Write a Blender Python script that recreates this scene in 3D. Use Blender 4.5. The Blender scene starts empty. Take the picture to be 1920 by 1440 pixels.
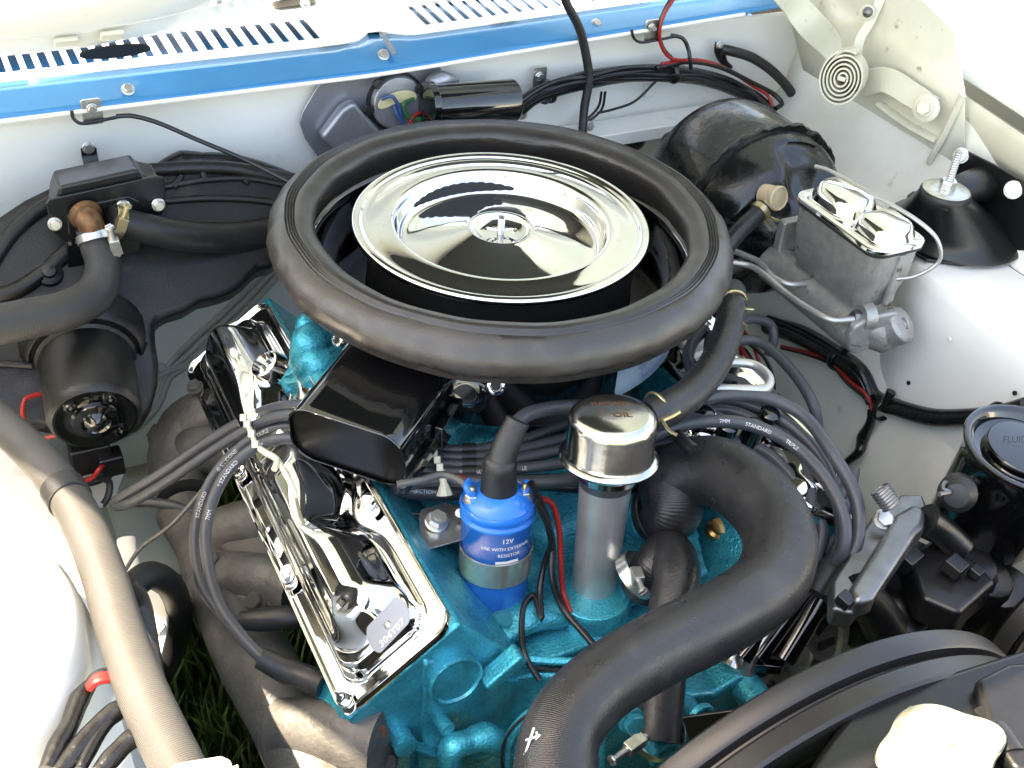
import bpy, bmesh, math, random
from math import sin, cos, pi, radians, sqrt, atan2, exp
from mathutils import Vector as V, Matrix, Quaternion
S = 0.01                                  # everything below is written in centimetres
random.seed(7)
sc = bpy.context.scene
C = sc.collection

# ------------------------------------------------------------------ camera
PITCH, AZ, ROLL, FOC = radians(37), radians(29.5), radians(5), 2200.0
CF = V((cos(PITCH)*sin(AZ), cos(PITCH)*cos(AZ), -sin(PITCH)))
R0 = V((cos(AZ), -sin(AZ), 0)); U0 = R0.cross(CF)
CR = R0*cos(ROLL) + U0*sin(ROLL); CU = U0*cos(ROLL) - R0*sin(ROLL)
CP = V((-43.926, -81.835, 52.112))
cd = bpy.data.cameras.new('camera'); cam = bpy.data.objects.new('camera', cd); C.objects.link(cam)
cd.sensor_width = 36; cd.lens = 36*FOC/1920; cd.clip_start = 0.02; cd.clip_end = 3000
cam.matrix_world = Matrix.Translation(CP*S) @ Matrix((CR, CU, -CF)).transposed().to_4x4()
sc.camera = cam
# ------------------------------------------------------------------ light
SUN = V((-44, 20, 92)).normalized()
w = bpy.data.worlds.new("World"); sc.world = w; w.use_nodes = True
nt = w.node_tree; nt.nodes.clear()
sky = nt.nodes.new('ShaderNodeTexSky'); sky.sky_type = 'NISHITA'; sky.sun_disc = False
sky.sun_elevation = math.asin(SUN.z); sky.sun_rotation = atan2(SUN.x, SUN.y)
sky.air_density = 1.0; sky.dust_density = 2.0; sky.ozone_density = 1.0
bg = nt.nodes.new('ShaderNodeBackground'); bg.inputs[1].default_value = 0.15
out = nt.nodes.new('ShaderNodeOutputWorld')
nt.links.new(sky.outputs[0], bg.inputs[0]); nt.links.new(bg.outputs[0], out.inputs[0])
sl = bpy.data.lights.new('sun', 'SUN'); sl.energy = 5.0; sl.angle = radians(0.5); sl.color = (1, .95, .87)
so = bpy.data.objects.new('sun', sl); C.objects.link(so)
so.rotation_mode = 'QUATERNION'; so.rotation_quaternion = SUN.to_track_quat('Z', 'Y')
sc.view_settings.view_transform = 'Standard'; sc.view_settings.look = 'None'
sc.view_settings.exposure = 2.7; sc.view_settings.gamma = 1
sc.view_settings.use_white_balance = True; sc.view_settings.white_balance_temperature = 8500; sc.view_settings.white_balance_tint = 12

# ------------------------------------------------------------------ points: a ray through the photograph meets a real plane of the car
def ray(x, y): return CF + CR*((x-960)/FOC) - CU*((y-720)/FOC)
def Z(x, y, v): d = ray(x, y); return CP + d*((v-CP.z)/d.z)
def Y(x, y, v): d = ray(x, y); return CP + d*((v-CP.y)/d.y)
def X(x, y, v): d = ray(x, y); return CP + d*((v-CP.x)/d.x)
def PL(x, y, o, n): d = ray(x, y); return CP + d*((V(o)-CP).dot(V(n))/d.dot(V(n)))

# ------------------------------------------------------------------ materials
M = {}
def mat(name, col, rough=.5, metal=0., coat=0., var=0., vs=60, bump=0., bs=400, spots=None, weave=None, spec=.5, rvar=0., aniso=None):
    m = bpy.data.materials.new(name); m.use_nodes = True; n = m.node_tree.nodes; L = m.node_tree.links
    b = n['Principled BSDF']; b.inputs['Roughness'].default_value = rough; b.inputs['Metallic'].default_value = metal
    b.inputs['Coat Weight'].default_value = coat; b.inputs['Coat Roughness'].default_value = .05
    b.inputs['Specular IOR Level'].default_value = spec
    tc = n.new('ShaderNodeTexCoord'); co = tc.outputs['Object']
    c = (*col, 1); b.inputs['Base Color'].default_value = c
    cs = None
    def noise(scale, det=4):
        t = n.new('ShaderNodeTexNoise'); t.inputs['Scale'].default_value = scale; t.inputs['Detail'].default_value = det
        L.new(co, t.inputs['Vector']); return t.outputs['Fac']
    if var:
        r = n.new('ShaderNodeMapRange'); r.inputs[1].default_value = .3; r.inputs[2].default_value = .7
        L.new(noise(vs), r.inputs[0])
        mx = n.new('ShaderNodeMix'); mx.data_type = 'RGBA'
        mx.inputs[6].default_value = (*[x*(1-var) for x in col], 1); mx.inputs[7].default_value = (*[min(1, x*(1+var)) for x in col], 1)
        L.new(r.outputs[0], mx.inputs[0]); cs = mx.outputs[2]
    if spots:                      # (colour, low, high, scale) stains of their own shape
        r = n.new('ShaderNodeMapRange'); r.inputs[1].default_value = spots[1]; r.inputs[2].default_value = spots[2]
        L.new(noise(spots[3], 6), r.inputs[0])
        mx = n.new('ShaderNodeMix'); mx.data_type = 'RGBA'; mx.inputs[7].default_value = (*spots[0], 1)
        if cs: L.new(cs, mx.inputs[6])
        else: mx.inputs[6].default_value = c
        L.new(r.outputs[0], mx.inputs[0]); cs = mx.outputs[2]
    if cs: L.new(cs, b.inputs['Base Color'])
    if rvar:
        r = n.new('ShaderNodeMapRange'); r.inputs[1].default_value = .35; r.inputs[2].default_value = .65
        r.inputs[3].default_value = max(0, rough-rvar); r.inputs[4].default_value = rough+rvar
        L.new(noise(vs*2.3, 6), r.inputs[0]); L.new(r.outputs[0], b.inputs['Roughness'])
    last = None
    if bump:
        bp = n.new('ShaderNodeBump'); bp.inputs['Strength'].default_value = bump; bp.inputs['Distance'].default_value = .001
        L.new(noise(bs, 5), bp.inputs['Height']); last = bp
    if weave:                      # threads running round a hose, from its own length coordinate
        wv = n.new('ShaderNodeTexWave'); wv.inputs['Scale'].default_value = weave[0]; wv.inputs['Distortion'].default_value = .5
        wv.bands_direction = 'X'; L.new(tc.outputs['UV'], wv.inputs['Vector'])
        bp = n.new('ShaderNodeBump'); bp.inputs['Strength'].default_value = weave[1]; bp.inputs['Distance'].default_value = .0006
        L.new(wv.outputs['Fac'], bp.inputs['Height'])
        if last: L.new(last.outputs[0], bp.inputs['Normal'])
        last = bp
    if last: L.new(last.outputs[0], b.inputs['Normal'])
    M[name] = m; return m

mat('white', (.84, .832, .775), .16, coat=.4, var=.03, vs=9, bump=.05, bs=60, spots=((.50, .44, .33), .66, .95, 22))
mat('dirty', (.80, .78, .70), .35, coat=.05, var=.08, vs=14, bump=.08, bs=90, spots=((.30, .26, .20), .68, .9, 38))
mat('cream', (.68, .65, .52), .3, coat=.2, var=.06, vs=20, bump=.05, bs=120, spots=((.20, .15, .07), .66, .82, 60))
mat('blue', (.02, .24, .50), .22, metal=.25, coat=.6, var=.05, vs=15, bump=.03, bs=500)
mat('teal', (.010, .36, .46), .28, metal=.55, coat=.3, var=.25, vs=35, bump=.95, bs=420, rvar=.08, spots=((.004, .07, .09), .66, .80, 70))
mat('chrome', (.84, .83, .81), .045, metal=1, rvar=.03, vs=40, spots=((.60, .57, .52), .62, .85, 90))
mat('chromew', (.80, .79, .77), .05, metal=1, bump=.02, bs=30, rvar=.035, vs=50, spots=((.55, .52, .46), .62, .85, 80))
mat('zinc', (.60, .59, .55), .28, metal=.9, var=.15, vs=200, bump=.1, bs=600)
mat('steel', (.21, .21, .21), .38, metal=.9, var=.2, vs=60, bump=.1, bs=500)
mat('brass', (.45, .27, .10), .3, metal=.9, var=.25, vs=150)
mat('copper', (.17, .085, .04), .5, metal=.6, var=.4, vs=120, bump=.3, bs=300)
mat('gold', (.50, .42, .24), .3, metal=.85, var=.1, vs=200)
mat('gloss', (.0035, .0035, .004), .07, coat=1, bump=.03, bs=60)
mat('satin', (.007, .007, .0075), .32, coat=.1, var=.2, vs=60, bump=.15, bs=300)
mat('booster', (.006, .006, .006), .24, coat=.25, var=.3, vs=40, bump=.35, bs=120, rvar=.08)
mat('plastic', (.0105, .010, .0098), .40, var=.25, vs=25, bump=.35, bs=700, rvar=.08, spots=((.07, .055, .042), .60, .85, 26))
mat('foam', (.036, .0305, .0265), .36, var=.2, vs=22, bump=.35, bs=700, rvar=.08, spec=.7, spots=((.07, .062, .055), .60, .85, 30))
mat('rubber', (.016, .0155, .0155), .43, var=.2, vs=40, bump=.2, bs=500, rvar=.08, spots=((.045, .04, .036), .60, .85, 40))
mat('hose', (.020, .0195, .020), .34, var=.15, vs=30, weave=(3.2, .28), bump=.25, bs=500, rvar=.09, spots=((.052, .048, .043), .58, .85, 26))
mat('hose2', (.020, .0195, .0195), .34, var=.08, vs=20, bump=.06, bs=900)
mat('heaterhose', (.036, .035, .033), .45, var=.12, vs=30, weave=(2.6, .5), bump=.1, bs=800)
mat('oldhose', (.062, .059, .054), .5, var=.15, vs=30, weave=(2.4, .7), bump=.1, bs=800)
mat('plugwire', (.052, .056, .063), .42, var=.1, vs=60, bump=.04, bs=800)
mat('wire', (.008, .008, .009), .32, var=.3, vs=150, bump=.2, bs=260)
mat('loom', (.008, .008, .0085), .25, var=.3, vs=90, bump=.8, bs=150, coat=.1)
mat('red', (.32, .015, .012), .35)
mat('green', (.02, .16, .05), .4)
mat('bluewire', (.03, .08, .22), .4)
mat('coilblue', (.0, .17, .60), .24, coat=.25, var=.05, vs=30, bump=.06, bs=500)
mat('cast', (.36, .355, .335), .40, metal=.6, var=.18, vs=70, bump=.7, bs=420, spots=((.10, .06, .035), .62, .74, 70))
mat('iron', (.125, .120, .112), .55, metal=.45, var=.3, vs=30, bump=1.0, bs=190, spots=((.12, .055, .03), .66, .80, 45), rvar=.1)
mat('greymetal', (.33, .34, .37), .33, metal=.6, var=.12, vs=30, bump=.2, bs=500)
mat('nylon', (.52, .40, .25), .35, var=.1, vs=60)
mat('cream_seal', (.60, .54, .30), .35, var=.15, vs=90)
mat('print', (.75, .75, .72), .5)
mat('paper', (.36, .50, .62), .3, coat=.3, var=.04, vs=30)
mat('ink', (.02, .07, .33), .5)
mat('tag', (.26, .28, .32), .4, metal=.3)
mat('band', (.74, .65, .53), .24, metal=.85, bump=.05, bs=100)
mat('tube', (.50, .49, .47), .38, metal=.75, var=.12, vs=40, bump=.1, bs=500)
mat('capmetal', (.60, .59, .57), .17, metal=1, var=.1, vs=50, bump=.12, bs=120)
mat('rust', (.18, .07, .03), .7, var=.3, vs=300)
mat('yellowcap', (.24, .238, .18), .3, coat=.3, var=.06, vs=40, bump=.1, bs=200)
mat('offwhite', (.70, .66, .50), .4)
mat('crack', (.006, .006, .006), .8)
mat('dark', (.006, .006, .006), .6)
mat('grassblade', (.07, .13, .03), .5, var=.5, vs=20)
mat('soil', (.05, .075, .025), .9, var=.5, vs=3, bump=1, bs=40)
mat('bluegrey', (.10, .14, .19), .12, coat=.5)
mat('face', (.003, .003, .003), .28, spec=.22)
mat('redplug', (.35, .06, .05), .4)
mat('sheath', (.50, .48, .44), .4)

# ------------------------------------------------------------------ things and parts
def tag(o, label=None, cat=None, group=None, kind=None):
    if label: o['label'] = label
    if cat: o['category'] = cat
    if group: o['group'] = group
    if kind: o['kind'] = kind
    return o
def thing(name, label, cat, loc, group=None):
    o = bpy.data.objects.new(name, None); C.objects.link(o); o.location = V(loc)*S; o.empty_display_size = .01
    return tag(o, label, cat, group)
def wloc(p):
    r = V((0, 0, 0))
    while p is not None: r += p.location; p = p.parent
    return r

def fr(axis, up=None):
    a = V(axis).normalized()
    u = V(up) if up is not None else (V((0, 0, 1)) if abs(a.z) < .9 else V((0, 1, 0)))
    x = u.cross(a)
    if x.length < 1e-5: x = V((1, 0, 0)).cross(a)
    x.normalize(); return x, a.cross(x), a      # x, y, axis
def crom(pts, res):
    P = [V(p) for p in pts]
    if len(P) < 3: return [P[0].lerp(P[-1], i/res) for i in range(res+1)]
    Q = [P[0]*2-P[1]]+P+[P[-1]*2-P[-2]]; o = []
    for i in range(1, len(Q)-2):
        p0, p1, p2, p3 = Q[i-1:i+3]
        t01 = max((p1-p0).length**.5, 1e-4); t12 = max((p2-p1).length**.5, 1e-4); t23 = max((p3-p2).length**.5, 1e-4)
        m1 = (p2-p1+t12*((p1-p0)/t01-(p2-p0)/(t01+t12))); m2 = (p2-p1+t12*((p3-p2)/t23-(p3-p1)/(t12+t23)))
        for k in range(res):
            t = k/res
            o.append((2*t**3-3*t*t+1)*p1+(t**3-2*t*t+t)*m1+(-2*t**3+3*t*t)*p2+(t**3-t*t)*m2)
    o.append(P[-1]); return o
def rr(w, h, r, n=5, cx=0, cy=0):
    o = []; r = min(r, w/2-.001, h/2-.001)
    for (sx, sy, a0) in ((1, 1, 0), (-1, 1, 90), (-1, -1, 180), (1, -1, 270)):
        for k in range(n+1):
            a = radians(a0+90*k/n); o.append((cx+sx*(w/2-r)+r*cos(a), cy+sy*(h/2-r)+r*sin(a)))
    return o
def circ(r, n=24, cx=0, cy=0, a0=0): return [(cx+r*cos(2*pi*k/n+a0), cy+r*sin(2*pi*k/n+a0)) for k in range(n)]
class G:
    def __init__(s): s.v = []; s.f = []; s.uv = {}
    def add(s, vs, fs, uvs=None):
        b = len(s.v); s.v += [V(p) for p in vs]
        for i, f in enumerate(fs):
            if uvs: s.uv[len(s.f)] = uvs[i]
            s.f.append(tuple(b+k for k in f))
        return s
    def rings(s, rings, closed=True, cap0=True, cap1=True, us=None, loop=False):
        n = len(rings[0]); vs = [p for r in rings for p in r]; fs = []; uv = []
        m = len(rings)
        for i in range(m if loop else m-1):
            j = (i+1) % m
            for k in range(n if closed else n-1):
                l = (k+1) % n
                fs.append((i*n+k, i*n+l, j*n+l, j*n+k))
                if us: uv.append(((us[i], k/n), (us[i], (k+1)/n), (us[j], (k+1)/n), (us[j], k/n)))
        if closed and not loop:
            if cap0: fs.append(tuple(range(n-1, -1, -1))); uv.append([(0, 0)]*n)
            if cap1: fs.append(tuple(range((m-1)*n, m*n))); uv.append([(0, 0)]*n)
        return s.add(vs, fs, uv if us else None)
    def box(s, c, size, x=(1, 0, 0), y=(0, 1, 0), z=None):
        x = V(x).normalized(); y = V(y).normalized(); z = V(z).normalized() if z else x.cross(y)
        a, b, d = [q/2 for q in size]; c = V(c)
        vs = [c+x*(i*a)+y*(j*b)+z*(k*d) for k in (-1, 1) for j in (-1, 1) for i in (-1, 1)]
        return s.add(vs, [(0, 2, 3, 1), (4, 5, 7, 6), (0, 1, 5, 4), (1, 3, 7, 5), (3, 2, 6, 7), (2, 0, 4, 6)])
    def hexa(s, b, t):                     # 4 bottom points, 4 top points
        return s.add(list(b)+list(t), [(3, 2, 1, 0), (4, 5, 6, 7), (0, 1, 5, 4), (1, 2, 6, 5), (2, 3, 7, 6), (3, 0, 4, 7)])
    def tube(s, pts, r, seg=12, res=6, flat=1., cap=True, up=None):
        P = crom(pts, res); n = len(P)
        if callable(r): R = [r(i/(n-1)) for i in range(n)]
        elif isinstance(r, (list, tuple)):
            R = []
            for i in range(n):
                t = i/(n-1)*(len(r)-1); a = min(int(t), len(r)-2); R.append(r[a]+(r[a+1]-r[a])*(t-a))
        else: R = [r]*n
        T = [(P[min(i+1, n-1)]-P[max(i-1, 0)]).normalized() for i in range(n)]
        x, y, _ = fr(T[0], up); rings = []; us = []; L = 0
        for i in range(n):
            if i: L += (P[i]-P[i-1]).length; q = T[i-1].rotation_difference(T[i]); x = q @ x
            x = (x-T[i]*x.dot(T[i])).normalized(); y = T[i].cross(x)
            rings.append([P[i]+x*(R[i]*cos(2*pi*k/seg))+y*(R[i]*flat*sin(2*pi*k/seg)) for k in range(seg)]); us.append(L)
        return s.rings(rings, cap0=cap, cap1=cap, us=us)
    def lathe(s, prof, o, axis=(0, 0, 1), seg=32, up=None, cap0=True, cap1=True, a0=0, a1=2*pi, jit=None):
        x, y, z = fr(axis, up); o = V(o); rings = []
        full = abs(a1-a0-2*pi) < 1e-4
        nn = seg if full else seg+1
        for (r, h) in prof:
            ring = []
            for k in range(nn):
                a = a0+(a1-a0)*k/seg; q = r*(1+(jit(a, r, h) if jit else 0))
                ring.append(o+x*(q*cos(a))+y*(q*sin(a))+z*h)
            rings.append(ring)
        return s.rings(rings, closed=full, cap0=cap0, cap1=cap1)
    def torus(s, R, prof, o, axis=(0, 0, 1), seg=96, jit=None):     # closed profile of (r, h)
        x, y, z = fr(axis); o = V(o); rings = []
        for k in range(seg):
            a = 2*pi*k/seg
            rings.append([o+(x*cos(a)+y*sin(a))*(R+r+(jit(a, i)[0] if jit else 0))+z*(h+(jit(a, i)[1] if jit else 0)) for i, (r, h) in enumerate(prof)])
        return s.rings(rings, loop=True)
    def prism(s, out2, o, x, y, d):        # 2-D outline in the frame x, y, pushed by vector d
        o = V(o); x = V(x); y = V(y); d = V(d)
        a = [o+x*p[0]+y*p[1] for p in out2]; b = [p+d for p in a]
        return s.rings([a, b])
    def poly(s, pts, d):                   # closed 3-D outline pushed by d
        a = [V(p) for p in pts]; return s.rings([a, [p+V(d) for p in a]])
    def sheet(s, grid):
        m = len(grid[0]); vs = [p for r in grid for p in r]; fs = []
        for i in range(len(grid)-1):
            for j in range(m-1): fs.append((i*m+j, i*m+j+1, (i+1)*m+j+1, (i+1)*m+j))
        return s.add(vs, fs)
    def hexp(s, o, axis, w, h, up=None):
        return s.lathe([(w*.93, 0), (w, h*.08), (w, h*.85), (w*.88, h)], o, axis, 6, up)
def mk(name, g, m, parent=None, bevel=0, angle=38, label=None, cat=None, group=None, kind=None, solid=0, origin=None, sub=0):
    me = bpy.data.meshes.new(name)
    if parent is not None: o0 = wloc(parent)
    elif origin is not None: o0 = V(origin)*S
    else:
        c = V((0, 0, 0))
        for p in g.v: c += p
        o0 = c/len(g.v)*S
        o0.z = min(p.z for p in g.v)*S
    me.from_pydata([tuple(p*S-o0) for p in g.v], [], g.f)
    if g.uv:
        ul = me.uv_layers.new(name='UVMap')
        for pi_, poly in enumerate(me.polygons):
            if pi_ in g.uv:
                for li, uv in zip(poly.loop_indices, g.uv[pi_]): ul.data[li].uv = uv
    me.validate(); bm = bmesh.new(); bm.from_mesh(me)
    if not g.uv: bmesh.ops.remove_doubles(bm, verts=bm.verts, dist=1e-6)
    bmesh.ops.recalc_face_normals(bm, faces=bm.faces); bm.to_mesh(me); bm.free()
    for p in me.polygons: p.use_smooth = True
    me.set_sharp_from_angle(angle=radians(angle))
    ms = m if isinstance(m, (list, tuple)) else [m]
    for q in ms: me.materials.append(M[q])
    o = bpy.data.objects.new(name, me); C.objects.link(o)
    if parent is not None: o.parent = parent
    else: o.location = o0
    if solid:
        md = o.modifiers.new('thick', 'SOLIDIFY'); md.thickness = solid*S; md.offset = -1
    if bevel:
        md = o.modifiers.new('bevel', 'BEVEL'); md.width = bevel*S; md.segments = 2; md.limit_method = 'ANGLE'; md.angle_limit = radians(35); md.harden_normals = True
    if sub:
        md = o.modifiers.new('sub', 'SUBSURF'); md.levels = sub; md.render_levels = sub
    return tag(o, label, cat, group, kind)
BM = {}
def bolt(parent, p, axis, size, m='zinc', style='hex', name='bolt', up=None, label=None):
    key = (style, m)
    if key not in BM:
        g = G()
        if style == 'hex':
            g.lathe([(1.0, 0), (1.0, .12), (.9, .2)], (0, 0, 0), seg=20); g.hexp((0, 0, .18), (0, 0, 1), .8, .62)
            g.lathe([(.34, .0), (.34, .05), (.0, .06)], (0, 0, .78), seg=12)
        elif style == 'slot':
            g.lathe([(1.0, 0), (1.0, .3), (.85, .42)], (0, 0, 0), seg=20)
            for q in (-1, 1): g.box((0, q*.45, .45), (1.4, .62, .3))
        elif style == 'dome': g.lathe([(1, 0), (.95, .25), (.7, .5), (.3, .62), (.02, .65)], (0, 0, 0), seg=20)
        elif style == 'nut':
            g.lathe([(1.15, 0), (1.15, .12), (1.0, .18)], (0, 0, 0), seg=20); g.hexp((0, 0, .16), (0, 0, 1), .85, .7)
            g.lathe([(.42, 0), (.42, .5), (.3, .6)], (0, 0, .85), seg=12)
        o = mk('bolt_shape', g, m, origin=(0, 0, 0)); me = o.data; bpy.data.objects.remove(o); me.transform(Matrix.Scale(1/S, 4)); BM[key] = me
    o = bpy.data.objects.new(name, BM[key]); C.objects.link(o); o.parent = parent
    o.location = V(p)*S-wloc(parent); x, y, a = fr(axis, up)
    o.rotation_mode = 'QUATERNION'; o.rotation_quaternion = Matrix((x, y, a)).transposed().to_quaternion() @ Quaternion((0, 0, 1), random.random())
    o.scale = (size*S,)*3
    if label: o['label'] = label
    return o
# ------------------------------------------------------------------ lettering
TX = {}
def txt(s):
    if s in TX: return TX[s]
    cu = bpy.data.curves.new('t', 'FONT'); cu.body = s; cu.size = 1; cu.align_x = 'CENTER'; cu.resolution_u = 2
    o = bpy.data.objects.new('t', cu); C.objects.link(o); dg = bpy.context.evaluated_depsgraph_get()
    me = bpy.data.meshes.new_from_object(o.evaluated_get(dg))
    bm = bmesh.new(); bm.from_mesh(me); bmesh.ops.triangulate(bm, faces=bm.faces)
    vs = [(q.co.x, q.co.y) for q in bm.verts]; fs = [tuple(q.index for q in f.verts) for f in bm.faces]; bm.free()
    bpy.data.objects.remove(o); bpy.data.meshes.remove(me); bpy.data.curves.remove(cu)
    TX[s] = (vs, fs); return TX[s]
def text_map(g, s, size, fn, bold=0):
    vs, fs = txt(s); g.add([fn(x*size, y*size) for x, y in vs], fs)
    if bold: g.add([fn(x*size+bold, y*size) for x, y in vs], fs)
    return g
def text_path(g, s, size, pts, r, at, side, res=6, flip=False):
    """letters laid along a cable: pts is its centre line, at the place along it (0..1), side the direction they face"""
    P = crom(pts, res); L = [0]
    for i in range(1, len(P)): L.append(L[-1]+(P[i]-P[i-1]).length)
    c = L[-1]*at
    def fn(x, y):
        d = c+(-x if flip else x); d = max(0, min(L[-1]-1e-3, d)); i = max(k for k in range(len(L)) if L[k] <= d); i = min(i, len(P)-2)
        t = (d-L[i])/max(L[i+1]-L[i], 1e-6); p = P[i].lerp(P[i+1], t)
        T = (P[min(i+2, len(P)-1)]-P[max(i-1, 0)]).normalized()
        n = V(side)-T*V(side).dot(T); n.normalize(); b = n.cross(T)
        a = ((-y if flip else y)-size*(-.35 if flip else .35))/r
        return p+(n*cos(a)+b*sin(a))*(r+.012)
    return text_map(g, s, size, fn)
# ================================================================== ground
g = G().sheet([[V((x, y, -74)) for x in (-60000, -300, 0, 300, 60000)] for y in (-60000, -300, 0, 300, 60000)])
mk('ground', g, 'soil', kind='structure')
g = G()
for i in range(17000):
    if i < 12000: x, y = random.uniform(-75, 20), random.uniform(-40, 75)
    else: x, y = random.uniform(-160, 120), random.uniform(-260, 40)
    h = random.uniform(4, 12); a = random.uniform(0, 2*pi); wd = random.uniform(.25, .5); ln = random.uniform(0, 5)
    b = random.uniform(0, 2*pi); p = V((x, y, -74)); s_ = V((cos(a), sin(a), 0))*wd; l = V((cos(b), sin(b), 0))*ln
    g.add([p-s_, p+s_, p+l*.4+s_*.7+V((0, 0, h*.6)), p+l*.4-s_*.7+V((0, 0, h*.6)), p+l+V((0, 0, h))], [(0, 1, 2, 3), (3, 2, 4)])
mk('grass', g, 'grassblade', label='grass growing on the ground seen below the engine', kind='stuff')

# ================================================================== firewall
FY = 31.0
fw = thing('firewall', 'glossy white firewall panel behind the engine below the blue cowl edge', 'firewall', (0, FY, -50))
g = G()
rows = [(3.4, 0), (2.9, 0), (1.5, .5), (-3, .9), (-8, 1.2), (-13, 1.2), (-18, .4), (-30, -8.6), (-34, -11.6)]
cols = [-76+152*i/60 for i in range(61)]
def fwy(x, z, d):
    y = FY+d
    b = exp(-((x+12)/7)**2)*exp(-((z+9)/5)**2); y -= 2.0*b                # pressed swelling behind the air cleaner
    b = 1/(1+exp((x-20)*2.5))
    if -46 < z < -8.4: y += 1.5*(1-b)
    return y
g.sheet([[V((x, fwy(x, z, d), z)) for x in cols] for z, d in rows])
mk('panel', g, 'white', fw, solid=.15)
g = G().box((38, FY-1.2, -8.3), (46, 4.0, .5)); g.box((38, FY-3.1, -8.9), (46, .3, 1.6)); mk('ledge', g, 'white', fw, bevel=.12)
g = G().box((51.2, FY+.3, -13), (.5, 1.6, 8)).box((57, FY+.9, -9), (8, .3, .4)); mk('seam', g, 'dirty', fw, bevel=.1)
g = G().tube([(-74, FY-.2, 3.1), (0, FY-.3, 3.3), (48, FY-.3, 4.6)], .32, 8, 2); mk('rolled_edge', g, 'white', fw)
def onfw(x, y, d=0): return Y(x, y, FY+.3-d)
# press marks
vs = []
g = G(); text_map(g, 'INFORMATION', .75, lambda a, b: Y(42, 236, FY+.35)+V((a, 0, b)))
mk('lettering', g, 'dirty', fw)
for (x, y) in ((1520, 188), (1216, 170)):
    g = G().box(onfw(x, y, .3), (1.0, .8, 1.6)); mk('plug', g, 'dark' if x > 1400 else 'white', fw, bevel=.2)

# ================================================================== cowl
cw = thing('cowl_panel', 'white slotted cowl top with a blue front edge across the back of the bay', 'cowl', (0, 33, 3.5))
GZ = 4.6
def lipb(x): return V((x, 28.9, 3.3+max(0, x)*.042))
g = G(); xs = [-75+i*1.0 for i in range(128)]
def bumpx(x): return exp(-((x-1.3)/1.9)**2)*2.6
top = [V((x, 33.0+bumpx(x), GZ+max(0, x)*.03)) for x in xs]
mid = [V((x, 31.6+bumpx(x)*.7, GZ-.25+max(0, x)*.03)) for x in xs]
mid2 = [V((x, 30.9, GZ-.75+max(0, x)*.034)) for x in xs]
bot = [lipb(x)+V((0, .5, -.1)) for x in xs]; bot2 = [lipb(x)+V((0, -.3, -.5)) for x in xs]
g.sheet([top, mid, mid2, bot, bot2]); mk('blue_edge', g, 'blue', cw, solid=.12, angle=25)
g = G().box(V((1.5, 31.5, GZ+.12)), (.55, 3.4, .12), y=(0, 1, .28)); mk('tape', g, 'tag', cw, bevel=.03)
g = G().tube([lipb(x)+V((0, -.35, -.55)) for x in range(-74, 52, 6)], .22, 8, 2); mk('hem', g, 'white', cw)
# slotted top: strips in front of and behind the slots, one bar between each pair
SP = []
for (xa, ya, xb, yb, n) in ((8, 146, 590, 66, 22), (802, 47, 1040, 14, 11), (1106, 10, 1225, -6, 6)):
    for i in range(n):
        t = i/(n-1); SP.append(Z(xa+(xb-xa)*t, ya+(yb-ya)*t, GZ+.1).x)
SX = sorted(SP); y0s, y1s = 35.0, 41.0
def gz(x, y): return GZ+.08+max(0, x)*.03+(y-33)*.03
g = G()
def plate(xa, xb, ya, yb, n=1):
    for k in range(n):
        a = xa+(xb-xa)*k/n; b = xa+(xb-xa)*(k+1)/n
        q = [(a, ya), (b, ya), (b, yb), (a, yb)]
        g.hexa([V((x, y, gz(x, y)-.35)) for x, y in q], [V((x, y, gz(x, y))) for x, y in q])
for k in range(63):
    a = -75+k*2.0; b = a+2.0
    ya = 33.0+bumpx((a+b)/2)*.9
    q0 = 33.0+bumpx(a); q1 = 33.0+bumpx(b)
    qq = [(a, q0), (b, q1), (b, y0s), (a, y0s)]
    g.hexa([V((x, y, gz(x, y)-.35)) for x, y in qq], [V((x, y, gz(x, y))) for x, y in qq])
plate(-75, 51, y1s, 52, 20)
mk('grille_frame', g, 'white', cw)
sl_me = None
edges = [-75]+[v for x in SX for v in (x-.42, x+.42)]+[51]
for i in range(0, len(edges), 2):
    g = G(); plate(edges[i], edges[i+1], y0s, y1s); mk('bar', g, 'white', cw, bevel=.06)
g = G().box((-12, 44, 2.4), (126, 22, .2)).box((-12, 34.2, 2), (126, .2, 3.2)).box((-12, 54, 3), (126, .2, 1))
mk('trough', g, 'blue', cw)
for (x, y) in ((240, 168), (719, 103), (1118, 45)): bolt(cw, PL(x, y, (0, 30, 3.9), (0, -.8, 1)), (0, -.8, 1), .62, 'zinc')
# the two washer nozzles' clips under the edge
for (x0, y0, lab) in ((172, 208, 'zinc washer tube clip bolted under the blue edge at left'), (1222, 56, 'zinc washer tube clip bolted under the blue edge beside the red and black wires')):
    t = thing('tube_clip', lab, 'clip', Y(x0, y0, 28.6), 'washer tube clips under the blue cowl edge')
    g = G().prism(rr(1.9, 2.6, .3), Y(x0+1, y0+2, 28.5), (1, 0, 0), (0, 0, 1), (0, .2, 0)); mk('plate', g, 'zinc', t, bevel=.05)
    bolt(t, Y(x0, y0-5, 28.3), (0, -1, 0), .5)
    g = G().tube([Y(x0-38, y0-1, 28.3), Y(x0-34, y0+14, 28.2), Y(x0-22, y0+23, 28.1), Y(x0+5, y0+20, 28.1), Y(x0+46, y0+12, 28.2)], .17, 8); mk('tube', g, 'wire', t)
g = G().tube([Y(218, 218, 28.3), Y(245, 217, 28), Y(290, 228, 27.5), Y(370, 262, 26), Y(460, 300, 24), Y(530, 335, 21), Y(560, 350, 20)], .24, 8)
tag(mk('washer_tube', g, 'wire'), 'thin black washer tube sagging across the firewall from the left clip', 'tube')
g = G().tube([Y(1258, 66, 28.3), Y(1280, 72, 27.8), Y(1290, 90, 27.5), Y(1294, 112, 27), Y(1296, 130, 27)], .24, 8)
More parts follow.
